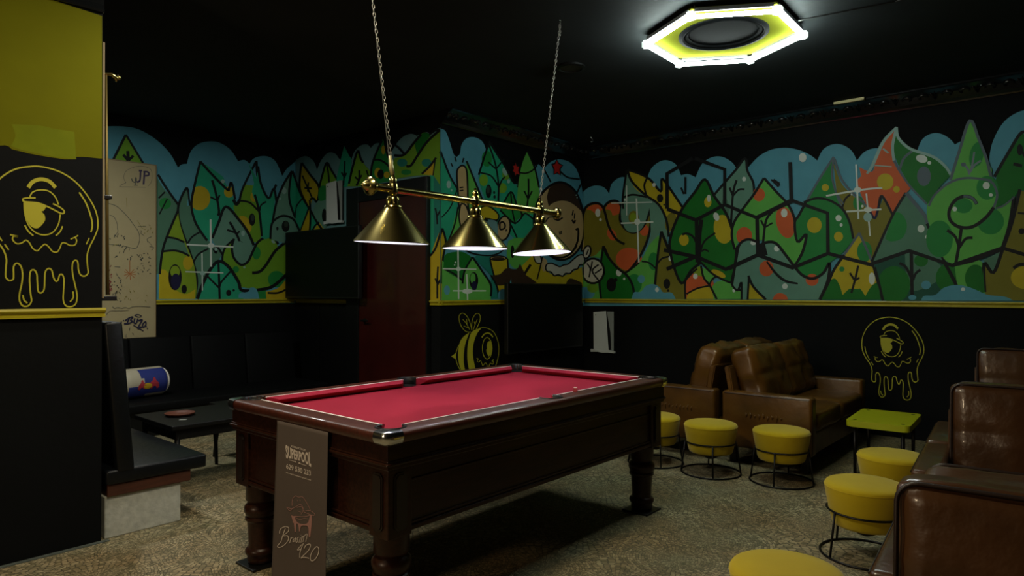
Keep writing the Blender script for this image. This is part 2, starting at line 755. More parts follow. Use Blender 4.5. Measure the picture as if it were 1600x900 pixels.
struct('floor', bx(-3.2, 7.0, -3.4, 7.5, -0.1, 0), 'floor')
struct('ceiling', bx(-3.2, 7.0, -3.4, 7.5, CEIL, CEIL + 0.1), 'black_ceiling')
w_right = struct('wall_right', bx(XR, XR + 0.15, -3.4, YB + .12, 0, CEIL), 'black_wall')
w_back = struct('wall_back', bx(XD, XR + .15, YB, YB + 0.12, 0, CEIL), 'black_wall')
w_door = struct('wall_middle', bx(XD, XD + 0.12, YB + .12, YF, 0, CEIL), 'black_wall')
w_far = struct('wall_far', bx(XA - 0.12, XD + 0.12, YF, YF + 0.12, 0, CEIL), 'black_wall')
w_left = struct('wall_left', bx(-3.2, XA, YL, YL + 0.12, 0, CEIL), 'black_wall')
struct('wall_alcove', bx(XA - 0.12, XA, YL + .12, YF, 0, CEIL), 'black_wall')
struct('wall_behind', bx(-3.2, -3.05, -3.4, YL, 0, CEIL), 'black_wall')
struct('wall_front', bx(-3.05, XR, -3.4, -3.25, 0, CEIL), 'black_wall')


def rail_profile(bm, a, b, nrm):
    """A moulded chair rail from a to b standing off along nrm."""
    prof = [(0, RZ0), (0.020, RZ0), (0.020, RZ0 + .009), (0.013, RZ0 + .013), (0.013, RZ0 + .020), (0.026, RZ0 + .028),
            (0.030, RZ0 + .036), (0.026, RZ1), (0, RZ1)]
    A = [bm.verts.new((a[0] + nrm[0] * p[0], a[1] + nrm[1] * p[0], p[1])) for p in prof]
    B = [bm.verts.new((b[0] + nrm[0] * p[0], b[1] + nrm[1] * p[0], p[1])) for p in prof]
    n = len(prof)
    for i in range(n):
        bm.faces.new((A[i], A[(i + 1) % n], B[(i + 1) % n], B[i]))
    bm.faces.new(A[::-1])
    bm.faces.new(B)


k = 1
for (a, b, nr) in (((XR, -3.2), (XR, YB - .03), (-1, 0)), ((XD - .03, YB), (XR - .03, YB), (0, -1)),
                   ((XD, YB - .03), (XD, YB + .13), (-1, 0)), ((XD, YB + 1.50), (XD, YF - .03), (-1, 0)),
                   ((2.78, YF), (XD - .03, YF), (0, -1)), ((-3.0, YL), (XA + .01, YL), (0, -1))):
    bm = nb()
    rail_profile(bm, a, b, nr)
    struct('trim_%d' % k, bm, 'rail_yellow')
    k += 1


# ornate black cornice: a cove with scrolls standing proud of it
def cornice(name, a, b, nrm, z0, z1, dep, scroll=True):
    a, b, nrm = Vector((a[0], a[1], 0)), Vector((b[0], b[1], 0)), Vector((nrm[0], nrm[1], 0))
    bm = nb()
    h = z1 - z0
    prof = [(0, z0), (0.02, z0), (0.025, z0 + .012), (dep * .3, z0 + .25 * h), (dep * .55, z0 + .6 * h), (dep * .9, z0 + .85 * h),
            (dep, z0 + .9 * h), (dep, z1), (0, z1)]
    A = [bm.verts.new(a + nrm * p[0] + Vector((0, 0, p[1]))) for p in prof]
    B = [bm.verts.new(b + nrm * p[0] + Vector((0, 0, p[1]))) for p in prof]
    n = len(prof)
    for i in range(n):
        bm.faces.new((A[i], A[(i + 1) % n], B[(i + 1) % n], B[i]))
    bm.faces.new(A[::-1])
    bm.faces.new(B)
    o = struct(name, bm, 'cornice_black')
    if scroll:
        L = (b - a).length
        t = (b - a).normalized()
        bm = nb()
        s = 0.1
        q = 0
        up = (nrm * (dep * .8) + Vector((0, 0, h * .75)))
        upn = up.normalized()
        while s < L - .1:
            c = a + t * s + Vector((0, 0, z0 + .5 * h)) + nrm * (dep * .5)
            sg = 1 if q % 2 else -1
            pts = []
            for i in range(15):
                an = i / 14 * 4.2
                rad = h * (.34 - .055 * an)
                pts.append(c + t * (sg * (rad * cos(an) - .02)) + upn * (rad * sin(an) * .9))
            tube(bm, pts, [0.005 + .010 * sin(pi * i / 14) for i in range(15)], 5)
            for lf in (-.5, 0, .5):
                d = (t * lf + upn * .6).normalized()
                c2 = c + t * (sg * .075)
                tube(bm, [c2 - upn * h * .3, c2 - upn * h * .05 + d * .02, c2 + d * h * .42], [.004, .010, .002], 5)
            s += 0.15
            q += 1
        so = obj('scrollwork', bm, 'cornice_black', o, smooth=True)
        so['kind'] = 'stuff'
    return o


cornice('trim_%d' % k, (XR, -3.2), (XR, YB), (-1, 0), 2.92, CEIL, .17); k += 1
cornice('trim_%d' % k, (XD, YB), (XR - .02, YB), (0, -1), 2.92, CEIL, .17); k += 1
cornice('trim_%d' % k, (-3.0, YL), (XA, YL), (0, -1), 2.765, 2.93, .05); k += 1

# a narrow grey strip where the floor covering stops short of the left wall
bm = nb()
box(bm, -3.0, XA + .03, YL - .03, YL, 0.0, 0.004)
struct('baseboard_left', bm, 'floor_edge')

# ---- paint on the near left wall
s_left = Surface('y', YL, step=0.0002)
pl = Painter([s_left])
pl.prefix = ''
top = []
x0, x1 = -2.9, XA
edge = [(-40, 222), (-20, 225), (0, 227.5), (8, 227), (14, 229), (18, 233), (30, 236), (46, 240), (62, 243), (80, 246), (92, 247.5),
        (100, 249), (117, 249), (118, 245), (130, 245), (140, 246), (155, 247.5), (159.3, 247.5)]
poly = edge + [(159.3, 25.0)]
# the upper edge runs under the cornice, far to the left out of the picture
lz = 2.765
for xw, lz in ((1.0, 2.765), (.6, 2.765), (.2, 2.765), (-1, 2.765), (-2.4, 2.765), (-2.4, 2.0), (-1, 2.0), (.2, 2.0)):
    d = Vector((xw, YL, lz - EYE))
    X = d.x * CT - d.y * ST
    Y = d.x * ST + d.y * CT
    dd = Y * cos(PITCH) + d.z * sin(PITCH)
    uu = -Y * sin(PITCH) + d.z * cos(PITCH)
    poly.append((800 + FPX * X / dd, 450 - FPX * uu / dd))
pl.n = 1
pl.raw('yellow_wall', poly)
pl.n = 2
pl.raw('lime_patch', crom([(18, 194, 1), (60, 196), (84, 201, 1), (116, 206, 1), (119, 249, 1), (92, 246), (60, 240), (30, 233), (17, 228, 1), (24, 212)], True))
o = s_left.build('wall_paint', w_left)
o['label'] = 'yellow paint with a ragged lower edge and a greenish touched-up patch'

# ---- the dripping one-eyed emblem, drawn once in its own coordinates
EMB = []


def emb_line(pts, w=7):
    EMB.append(('l', pts, w))


emb_line([(150, 672), (133, 650), (134, 600), (135, 555), (118, 505), (75, 440), (48, 380), (40, 310), (52, 235), (95, 155), (165, 95), (240, 70),
          (310, 64), (400, 82), (480, 125), (545, 190), (595, 265), (618, 330), (620, 395), (600, 450), (570, 510), (558, 560), (562, 620), (565, 655),
          (545, 672), (520, 662), (508, 630), (506, 600), (500, 582), (485, 580), (474, 600), (475, 650), (490, 720), (502, 780), (495, 825),
          (470, 840), (440, 832), (425, 800), (426, 740), (428, 690), (420, 658), (405, 656), (395, 685), (383, 690), (370, 665), (362, 630),
          (345, 618), (328, 635), (325, 680), (322, 730), (308, 748), (292, 738), (287, 690), (284, 645), (270, 622), (252, 630), (248, 680),
          (254, 750), (258, 790), (240, 812), (215, 808), (200, 780), (200, 740), (210, 690), (213, 640), (205, 600), (185, 582), (170, 600),
          (170, 640), (168, 665), (150, 672)], 8)
emb_line([(68, 338), (78, 390), (100, 440), (115, 465)], 7)
emb_line([(127, 482), (146, 512)], 7)
emb_line([(510, 190), (550, 250), (580, 330), (588, 380), (580, 418)], 9)
emb_line([(570, 452), (553, 488)], 7)
emb_line([(238, 182), (260, 150), (300, 132), (345, 140), (378, 172)], 20)
emb_line([(245, 235), (260, 205), (300, 190), (345, 195), (378, 225), (395, 265)], 7)
emb_line([(275, 235), (230, 238), (212, 245), (222, 258), (290, 262), (350, 285), (405, 312), (424, 312), (425, 298), (400, 278), (365, 262)], 8)
emb_line([(218, 262), (222, 320), (240, 380), (275, 420), (320, 434), (365, 420), (395, 375), (405, 320)], 7)
EMB.append(('f', [(220, 260, 1), (290, 265), (330, 280, 1), (318, 302, 1), (305, 306, 1), (322, 325, 1), (325, 350), (312, 375), (285, 398), (250, 385), (226, 330)], 0))
emb_line([(222, 382), (240, 415), (265, 438)], 8)
emb_line([(418, 385), (405, 415), (382, 438)], 8)
emb_line([(152, 433), (190, 442), (168, 442), (165, 460), (185, 480), (210, 475), (228, 462), (245, 475), (262, 505), (285, 520), (305, 500),
          (325, 485), (345, 500), (365, 525), (390, 528), (405, 505), (415, 480), (435, 480), (460, 493), (488, 490), (497, 465), (490, 448), (505, 436)], 7)
emb_line([(462, 458), (490, 446)], 7)
emb_line([(215, 752), (222, 780), (238, 796)], 8)
emb_line([(478, 755), (480, 790), (462, 812)], 8)

s_r = Surface('x', XR)
pr = Painter([s_r])
pr.prefix = ''
pr.crop(1340, 485, 6.0)
for (t, pts, w) in EMB:
    if t == 'l':
        pr.line('emblem_yellow', pts, w / 6.0)
    else:
        pr.fill('emblem_yellow', pts)
tag(s_r.build('emblem', w_right), 'painted yellow one-eyed dripping ball')

# the same emblem, larger, on the near left wall
ctr = hit_x(1340 + 330 / 6, 485 + 450 / 6, XR)
tl = hit_y(66, 332, YL)                                    # middle of the large eye
eye_s = hit_x(1340 + 310 / 6, 485 + 312 / 6, XR)
hs = hit_x(1392, 496, XR).z - hit_x(1417, 625.5, XR).z
hl = hit_y(75, 258, YL).z - hit_y(97, 476, YL).z
sc = hl / hs
me_v, me_f = [], []
for v in s_r.v:
    me_v.append((tl.x - (v.y - eye_s.y) * sc, YL - 0.0008 - (XR - v.x) * 1.0, tl.z + (v.z - eye_s.z) * sc))
me = bpy.data.meshes.new('emblem')
fs = []
for f in s_r.f:
    a, b, c = (Vector(me_v[i]) for i in f)
    fs.append(f if (b - a).cross(c - a).y < 0 else f[::-1])
me.from_pydata(me_v, [], fs)
me.materials.append(MATS['emblem_yellow'])
o = bpy.data.objects.new('emblem', me)
link(o, w_left)
o['label'] = 'painted yellow one-eyed dripping ball, large'

# ---- the bee on the back wall
s_b = Surface('y', YB)
pb = Painter([s_b])
pb.prefix = ''
pb.crop(700, 480, 8.18)
Y = 'emblem_yellow'
pb.fill(Y, [(270, 325, 1), (200, 375), (155, 440), (135, 520), (130, 620), (140, 720), (170, 810, 1), (195, 860, 1), (240, 860, 1), (210, 770), (200, 680), (205, 560), (225, 450), (265, 345, 1)])
pb.fill(Y, [(300, 320, 1), (340, 290), (410, 270, 1), (420, 275, 1), (370, 340), (335, 430), (318, 520), (318, 620), (335, 720), (365, 860, 1), (290, 860, 1), (262, 770), (246, 650), (248, 530), (262, 430), (285, 350)])
pb.fill(Y, [(40, 630, 1), (100, 585, 1), (95, 625), (102, 665, 1)])
pb.line(Y, [(135, 490), (105, 570), (98, 640), (115, 720), (150, 790), (190, 850)], .9)
pb.line(Y, [(400, 268), (460, 262), (520, 275), (580, 315), (620, 385), (645, 470), (650, 560), (638, 650), (612, 740), (570, 830)], .9)
pb.line(Y, [(290, 318), (230, 310), (180, 260), (148, 190), (140, 120), (165, 82), (200, 80), (240, 115), (270, 170), (290, 230), (305, 295)], .9)
pb.line(Y, [(305, 295), (302, 220), (315, 150), (345, 95), (380, 80), (408, 105), (408, 170), (385, 230), (360, 280)], .9)
pb.line(Y, [(275, 285), (235, 210), (188, 155)], .8)
pb.line(Y, [(242, 222), (236, 150)], .8)
pb.line(Y, [(262, 265), (200, 240)], .8)
pb.line(Y, [(325, 285), (350, 210), (375, 150)], .8)
pb.line(Y, [(345, 225), (335, 185)], .8)
pb.line(Y, [(432, 388), (460, 348), (505, 330), (545, 345), (572, 382)], 2.0)
pb.ell(Y, 500, 525, 66, 143)
pb.ell('black_wall', 499, 524, 56, 133)
pb.fill(Y, [(532, 430, 1), (505, 450), (495, 500), (500, 530, 1), (488, 545), (492, 580), (510, 615, 1), (515, 630, 1), (545, 600), (560, 530), (555, 470)])
pb.line(Y, [(365, 652), (385, 660), (372, 690), (395, 700), (415, 682), (432, 720), (445, 750), (470, 715), (490, 720), (500, 760)], .8)
pb.line(Y, [(520, 760), (540, 715), (570, 728), (580, 690), (560, 690), (582, 665)], .8)
tag(s_b.build('emblem', w_back), 'painted yellow striped bee with one eye')


# ---------------------------------------------------------------- the spray-painted forest along the walls
CX1, CX2, CX3 = 461.7, 688.2, 911.9          # the room's corners
m_far = Surface('y', YF, -1e9, CX1)
m_door = Surface('x', XD, CX1, CX2)
m_back = Surface('y', YB, CX2, CX3)
m_right = Surface('x', XR, CX3, 1e9)
P = Painter([m_far, m_door, m_back, m_right])
P.lw = 1.28
F, E_, L_ = P.fill, P.ell, P.line

# skies with cloud tops
P.crop(0, 0, 1)
F('sky', [(120, 205, 1), (150, 199), (182, 197), (210, 200), (232, 210), (252, 225), (267, 242), (278, 262, 1), (284, 257), (292, 256, 1), (298, 237), (310, 225),
          (327, 221), (343, 223), (360, 234), (372, 252, 1), (382, 250), (390, 256, 1), (396, 248), (408, 244), (420, 245), (431, 253), (441, 275, 1), (448, 264), (461.6, 252, 1),
          (461.6, 474, 1), (120, 474, 1)])
P.crop(400, 190, 4.737)
F('sky2', [(292.5, 285, 1), (330, 265), (370, 255), (415, 280), (438, 315), (452, 360, 1), (478, 295), (520, 240), (555, 228), (590, 240), (612, 270, 1), (640, 300, 1), (700, 300, 1), (730, 220), (780, 175), (825, 170),  # greyer sky tone, this wall's shade mixed into the same paint
           (850, 195, 1), (880, 165), (915, 160), (940, 180, 1), (1000, 230, 1), (1050, 150), (1100, 105), (1150, 90), (1190, 105, 1), (1230, 90), (1262, 78), (1295, 90, 1), (1330, 58), (1365, 46, 1),
           (1365, 1340, 1), (292.5, 1340, 1)])
P.crop(660, 190, 3)
F('sky', [(84.5, 32, 1), (108, 45), (128, 95), (145, 150), (160, 166, 1), (176, 150), (183, 110), (205, 80), (240, 73), (275, 88), (292, 115), (300, 150, 1), (400, 270, 1), (450, 300, 1),
          (520, 210, 1), (545, 200, 1), (568, 222, 1), (600, 190), (640, 177), (690, 190), (725, 230), (745, 300), (757, 385, 1), (757, 850, 1), (84.5, 850, 1)])
P.crop(0, 0, 1)
F('sky', [(911, 300, 1), (920, 293), (932, 290), (944, 293), (952, 303, 1), (956, 287), (970, 277), (985, 280), (1000, 290, 1), (1010, 282, 1), (1018, 263), (1032, 252), (1045, 251), (1057, 258),
          (1064, 274, 1), (1075, 272), (1087, 277, 1), (1097, 256), (1112, 246), (1128, 245), (1143, 253), (1150, 262, 1), (1168, 263, 1), (1185, 245), (1205, 234), (1228, 231), (1250, 235),
          (1267, 243), (1277, 251, 1), (1286, 234), (1300, 226), (1315, 226), (1330, 235), (1339, 251, 1), (1350, 238), (1365, 232), (1380, 233), (1400, 240, 1), (1433, 236, 1), (1441, 218), (1455, 209),
          (1470, 209), (1484, 217), (1492, 226, 1), (1502, 221), (1515, 222, 1), (1530, 235, 1), (1545, 255, 1), (1550, 225), (1565, 195), (1585, 178), (1610, 171), (1650, 175), (1690, 210), (1720, 260, 1), (1720, 478, 1), (911, 478, 1)])

# ===== far wall (left of the alcove corner)
P.crop(160, 180, 6)
F('lime', [(220, 180, 1), (100, 420, 1), (90, 480, 1), (400, 500, 1), (380, 450, 1)], False)
L_('line', [(100, 420), (220, 182)], 3.2, False)
L_('line', [(220, 182), (385, 455)], 2.6, False)
L_('line', [(238, 335), (242, 425)], 4, False); L_('line', [(195, 370), (242, 425)], 3.4, False); L_('line', [(290, 380), (242, 425)], 3.4, False)
P.crop(240, 300, 5.141)
F('sage2', [(10, -150, 1), (80, -30), (200, 100), (190, 160), (120, 320), (70, 470), (50, 640), (0, 660, 1), (-10, 0, 1)])
L_('line', [(35, -140), (110, -20), (200, 105)], 3)
E_('green', 92, 92, 48, 46)
L_('line', [(110, 55), (45, 180)], 1.8, False); L_('line', [(40, 50), (90, 0)], 2, False)
F('sage2', [(290, -70, 1), (230, 40), (195, 130), (215, 260), (270, 440), (330, 600), (345, 850, 1), (350, 860, 1), (470, 620), (520, 555, 1), (560, 480, 1), (440, 390), (330, 240), (300, 100)])
F('teal', [(370, -250, 1), (330, -60), (305, 100), (330, 230), (430, 390, 1), (480, 360), (530, 180), (580, 115, 1), (640, 160, 1), (650, 60, 1), (600, -10, 1), (560, -120, 1), (480, -180)], True)
E_('ygold', 370, 50, 85, 98)
F('sky', [(240, -140, 1), (310, -140, 1), (318, -60, 1), (290, 110, 1), (268, 110, 1), (285, -10, 1)], False)
E_('ygold', 605, 0, 40, 45)
E_('dim', 555, -85, 16); E_('dim', 795, 20, 18)
L_('line', [(375, -245), (330, -60), (303, 100), (330, 230), (380, 320), (430, 390)], 3)
L_('line', [(375, -245), (460, -150), (590, -20), (605, -30), (625, -75), (655, 60)], 3)
L_('line', [(470, -95), (500, 10), (525, 150), (515, 190)], 3); L_('line', [(455, 40), (505, 65)], 2.2); L_('line', [(530, 25), (512, 70)], 2.2)
L_('line', [(278, 0), (262, -30), (215, 60), (195, 150), (215, 270), (275, 440), (325, 590), (348, 720), (330, 850)], 3)
L_('line', [(278, 0), (290, 110)], 2.2)
L_('line', [(275, 410), (310, 360), (375, 320)], 2.2)
L_('line', [(320, 565), (360, 500), (440, 455)], 2.2)
# tall lime spirit with an eye
F('ygreen', [(195, 150, 1), (165, 200), (110, 350), (70, 480), (50, 640), (45, 860, 1), (335, 860, 1), (345, 760), (325, 590), (270, 440), (215, 270)])
F('sage2', [(110, 360, 1), (180, 375), (245, 400, 1), (285, 510, 1), (200, 475), (75, 478, 1)])
F('yellow', [(45, 620, 1), (110, 640), (150, 760), (250, 820), (335, 780, 1), (330, 860, 1), (40, 860, 1)])
E_('ygold', 275, 570, 40, 55)
L_('line', [(195, 150), (110, 350), (70, 480), (48, 660)], 3)
L_('line', [(108, 362), (180, 375), (248, 405)], 2.4); L_('line', [(72, 478), (160, 470), (230, 485), (288, 515)], 2.6)
E_('line', 172, 685, 54, 105); E_('ygreen', 172, 640, 38, 48); E_('navy', 178, 720, 40, 65)
E_('line', 245, 780, 22, 36)
# small leaf with an eye
F('lime', [(815, -50, 1), (740, -60, 1), (700, -5), (675, 90, 1), (640, 110, 1), (650, 160), (700, 230), (800, 400), (865, 360), (870, 270), (850, 150), (830, 40)])
E_('ygold', 730, 260, 50, 75, -30); E_('ygold', 805, 40, 28, 40)
L_('line', [(640, 60), (665, 100), (690, 65)], 4); L_('line', [(690, 70), (770, 85), (840, 150)], 2.4)
L_('line', [(690, 65), (720, -40), (820, -240)], 2.8)
E_('line', 790, 222, 26, 50); E_('spray', 795, 208, 15, 26)
# sage leaf over the sparkle
F('sage', [(580, 118, 1), (520, 250), (470, 370), (520, 460, 1), (560, 500), (640, 560), (720, 585), (775, 545), (805, 440, 1), (760, 330), (690, 230)])
L_('line', [(470, 370), (520, 250), (580, 118), (690, 230), (760, 330), (805, 430)], 3.4)
L_('line', [(610, 240), (655, 320), (690, 410), (680, 560)], 3); L_('line', [(590, 305), (655, 325)], 2.6); L_('line', [(690, 315), (665, 340)], 2.2); L_('line', [(710, 400), (690, 430)], 2.4); L_('line', [(650, 425), (688, 460)], 2.2)
E_('dim', 718, 332, 15, 22)
# teal pair on the right
F('teal', [(760, -240, 1), (800, -100), (850, 160), (868, 350), (940, 350), (960, 200), (980, -20, 1), (900, 60, 1), (830, -100)])
L_('line', [(825, -250), (840, -100), (915, 55), (985, -60)], 3)
L_('line', [(820, -40), (850, 150), (868, 340)], 3); L_('line', [(848, 150), (870, 100), (900, 75)], 2.4)
# lime caterpillar smile
F('lime', [(640, 380, 1), (575, 440), (555, 540), (600, 620), (680, 760, 1), (800, 775), (940, 760), (1060, 660), (1075, 400, 1), (1000, 440), (985, 400), (910, 365), (850, 385), (810, 460), (770, 545), (715, 585), (650, 545), (625, 460)])
F('sage', [(645, 400, 1), (625, 460), (650, 545), (715, 585), (772, 545), (800, 470), (700, 400)])
E_('green', 825, 490, 34, 52); E_('green', 660, 622, 26); E_('green', 985, 700, 68, 66, -20)
L_('line', [(645, 375), (628, 440), (640, 520), (680, 572), (715, 585), (760, 555), (800, 470), (840, 400), (910, 360), (970, 375), (1000, 420)], 3)
L_('line', [(645, 380), (580, 440), (555, 500), (552, 570)], 2.6)
L_('line', [(790, 650), (850, 640), (900, 590), (980, 470), (1080, 390)], 3.6)
L_('line', [(550, 500), (510, 440), (500, 490), (480, 455)], 2.6)
E_('dim', 960, 400, 18, 10, 40)
E_('dim', 500, 460, 12); E_('dim', 728, 605, 9)
F('ygold', [(900, 800, 1), (1000, 770), (1070, 690, 1), (1130, 860, 1), (900, 860, 1)])
L_('line', [(915, 810), (1000, 810), (1080, 775)], 2.4)
# teal tent
F('teal', [(520, 555, 1), (450, 640), (390, 750), (350, 860, 1), (720, 860, 1), (690, 760), (610, 620)])
L_('line', [(350, 860), (390, 750), (450, 630), (520, 557), (600, 600), (680, 720), (710, 790), (850, 785), (960, 755), (1080, 650)], 4)
L_('line', [(520, 557), (525, 700), (530, 860)], 2.8); L_('line', [(420, 665), (525, 770)], 2.4); L_('line', [(615, 640), (545, 720), (530, 760)], 2.4)
E_('line', 602, 810, 21, 25); E_('line', 642, 790, 10)
F('sky', [(680, 850, 1), (690, 815), (760, 800), (775, 770), (820, 775), (840, 820, 1), (880, 860, 1)])
F('green', [(850, 860, 1), (835, 800, 1), (900, 790, 1), (905, 860, 1)], False)
# sparkles
L_('white', [(457, 220), (460, 600)], 2.2, False); L_('white', [(265, 422), (640, 442)], 1.9, False); E_('white', 460, 430, 26, 20)
L_('white', [(388, 490), (391, 790)], 1.4, False); L_('white', [(255, 640), (560, 650)], 1.4, False); E_('dim', 392, 652, 20, 18)

# ===== the corner and the wall with the red door
P.crop(400, 190, 4.737)
F('teal', [(20, 330, 1), (0, 420), (-30, 520), (10, 640), (40, 850), (105, 850), (120, 740), (135, 500, 1), (95, 565, 1), (40, 470)])
L_('line', [(15, 330), (35, 460), (92, 568), (130, 495), (150, 590)], 2.8)
L_('line', [(-10, 540), (25, 680), (42, 850)], 2.8); L_('line', [(28, 660), (35, 620), (75, 592)], 2)
F('sage', [(270, 365, 1), (200, 470), (150, 600), (125, 720), (105, 860, 1), (325, 850, 1), (340, 780), (300, 690), (280, 520)])
F('teal', [(262, 375, 1), (245, 560), (290, 710, 1), (325, 820, 1), (385, 640, 1), (330, 520), (295, 430)])
E_('dim', 208, 512, 17, 24); E_('dim', 175, 570, 9)
F('sage', [(105, 870, 1), (115, 760), (160, 712), (215, 700), (280, 730), (325, 830, 1), (215, 835, 1), (210, 900, 1)])
L_('line', [(105, 870), (115, 760), (160, 712), (215, 698), (280, 728), (325, 810)], 2.8)
L_('line', [(265, 365), (200, 470), (150, 600), (122, 740)], 2.8); L_('line', [(262, 370), (245, 500), (250, 600), (290, 715)], 2.6); L_('line', [(268, 365), (300, 450), (340, 550), (400, 650)], 2.8); L_('line', [(395, 640), (340, 790), (325, 850)], 2.6)
L_('line', [(290, 710), (300, 630), (345, 570)], 1.8)
E_('line', 218, 775, 29, 42); E_('spray', 222, 760, 16, 22); E_('line', 157, 792, 9, 13)
F('ygold', [(340, 305, 1), (330, 400), (330, 510), (400, 650, 1), (425, 560), (455, 600, 1), (465, 480, 1), (430, 420)])
L_('line', [(340, 305), (328, 400), (330, 510), (395, 645)], 2.6); L_('line', [(340, 305), (400, 390), (468, 485), (455, 595), (430, 570), (400, 575)], 2.6)
L_('line', [(345, 400), (380, 480), (420, 570)], 2); L_('line', [(360, 490), (415, 495)], 2.4); L_('line', [(390, 450), (385, 520)], 2)
F('ygold', [(400, 640, 1), (330, 820, 1), (400, 825, 1), (410, 700, 1)], False); F('teal', [(408, 660, 1), (400, 825, 1), (440, 825, 1), (470, 740, 1)], False)
F('sage', [(440, 620), (480, 575), (540, 590), (560, 700), (500, 800), (430, 700)]); E_('line', 508, 695, 18, 50)
F('ygold', [(470, 745, 1), (415, 820, 1), (520, 815, 1)], False)
L_('line', [(400, 580), (405, 720), (398, 825)], 2.4); L_('line', [(408, 660), (450, 740), (500, 810)], 2.6); L_('line', [(415, 815), (440, 770), (470, 745)], 2)
F('lime', [(525, 305, 1), (490, 410), (475, 490), (530, 570, 1), (620, 560, 1), (600, 430), (560, 350)])
F('green', [(470, 490), (520, 480), (540, 560), (470, 585)])
L_('line', [(470, 490), (490, 410), (525, 305), (560, 360), (610, 440)], 2.4); L_('line', [(525, 305), (540, 400), (545, 480)], 2)
F('teal', [(655, 180, 1), (625, 300), (600, 420), (600, 500, 1), (680, 480, 1), (710, 300), (690, 250)])
L_('line', [(660, 290), (655, 400), (650, 470)], 2); L_('line', [(635, 375), (655, 410)], 2); L_('line', [(672, 380), (657, 415)], 2)
F('lime', [(755, 215, 1), (700, 380), (680, 480, 1), (850, 480, 1), (870, 400), (800, 310)])
L_('line', [(690, 460), (720, 330), (755, 218), (775, 270), (795, 305)], 2.6); L_('line', [(768, 360), (765, 430), (745, 475)], 2.6); L_('line', [(735, 410), (762, 435)], 2.2); L_('line', [(785, 395), (768, 430)], 2)
L_('line', [(820, 360), (840, 420)], 2)
F('green', [(940, 130, 1), (900, 220), (860, 330), (840, 470, 1), (1000, 440, 1), (1010, 340), (980, 250), (965, 180)])
E_('ygold', 945, 210, 14, 34); E_('ygold', 905, 380, 26, 38); E_('ygold', 970, 395, 22, 24); E_('line', 925, 390, 24, 36)
L_('line', [(935, 140), (890, 240), (860, 330), (850, 440)], 2.6); L_('line', [(870, 285), (920, 285), (985, 330), (1005, 400)], 2.4); L_('line', [(955, 150), (970, 230), (1000, 300)], 2.4); L_('line', [(960, 155), (1040, 180), (1100, 240)], 2.8)
F('lime', [(1030, 270, 1), (1100, 250), (1160, 170), (1230, 90), (1262, 82), (1295, 100, 1), (1260, 160, 1), (1364, 66, 1), (1365, 480, 1), (1295, 400, 1), (1200, 400), (1060, 420), (1010, 440), (1000, 340)])
F('dgreen', [(1180, 150), (1230, 92), (1262, 82), (1295, 100, 1), (1240, 180), (1200, 240)])
E_('teal2', 1085, 305, 38, 30); E_('teal2', 1265, 305, 36, 30); E_('green', 1115, 375, 38, 20)
L_('line', [(1025, 250), (1100, 245), (1170, 160), (1225, 95)], 3); L_('line', [(1115, 330), (1150, 325), (1200, 250), (1270, 150), (1365, 62)], 3); L_('line', [(1285, 95), (1330, 65), (1364, 60)], 2.6)
F('ygold', [(1335, 270, 1), (1290, 330), (1230, 390, 1), (1315, 400, 1)]); L_('line', [(1335, 268), (1290, 330), (1230, 388)], 2.6); L_('line', [(1335, 268), (1325, 340), (1318, 400)], 2.8)
F('lime', [(1318, 400, 1), (1335, 280, 1), (1365, 250, 1), (1365, 480, 1), (1318, 480, 1)], False)
F('teal', [(1290, 395, 1), (1318, 400, 1), (1330, 1340, 1), (1290, 1340, 1)], False)
F('teal2', [(1318, 400, 1), (1365, 470, 1), (1365, 1340, 1), (1322, 1340, 1)], False)
L_('line', [(1330, 640), (1340, 690), (1345, 760)], 2); L_('line', [(1365, 660), (1345, 700)], 2)
P.crop(660, 190, 3)
F('ygold', [(38, 640, 1), (60, 570), (90, 500, 1), (108, 565), (98, 640), (90, 700), (84, 838, 1), (38, 838, 1)])

# ===== back wall
F('teal', [(84.5, 140, 1), (110, 230), (160, 310), (158, 420), (130, 540), (95, 620, 1), (84.5, 520, 1)])
F('ygold', [(84.5, 515, 1), (90, 505, 1), (108, 570), (96, 640), (88, 838, 1), (84.5, 838, 1)])
L_('line', [(84, 140), (125, 250), (165, 320)], 2.4); L_('line', [(92, 500), (108, 565), (95, 640), (88, 760)], 2.6); L_('line', [(92, 500), (65, 590), (38, 630)], 2.6)
L_('line', [(75, 680), (72, 740), (72, 830)], 2.2); L_('line', [(62, 735), (72, 760)], 2); L_('line', [(85, 740), (74, 765)], 2)
E_('dim', 122, 295, 11, 18); E_('dim', 135, 322, 4, 6)
F('lgreen', [(205, 185, 1), (240, 270), (280, 370), (300, 430, 1), (180, 480, 1), (150, 520, 1), (120, 560, 1), (165, 400), (195, 300)])
L_('line', [(205, 185), (240, 270), (285, 380)], 2.4); L_('line', [(88, 450), (130, 400), (160, 320)], 1.6); L_('line', [(120, 560), (150, 480), (165, 400)], 2)
F('tan', [(160, 240), (172, 213), (190, 207), (205, 228), (210, 300), (213, 400), (228, 470, 1), (190, 490, 1), (170, 400), (165, 330)], ol=2.2)
L_('line', [(172, 310), (190, 308)], 1.8); L_('line', [(172, 325), (190, 322)], 1.8)
F('tan', [(175, 400), (185, 385), (205, 400), (222, 470), (185, 500), (170, 450)], ol=2)
L_('line', [(132, 195), (140, 212)], 1.8); L_('line', [(150, 165), (157, 188)], 1.8); L_('line', [(192, 170), (186, 192)], 1.8)
F('teal', [(312, 92, 1), (290, 160), (262, 250), (275, 320), (320, 420), (350, 480), (430, 500), (452, 290, 1), (435, 300, 1), (420, 280), (380, 200), (340, 140)])
E_('green', 300, 175, 24, 38); E_('lime', 285, 275, 20, 28); E_('lime', 372, 312, 22, 24); E_('lime', 390, 250, 18, 24); E_('dim', 385, 235, 11, 20, -20); E_('dim', 402, 280, 7, 10)
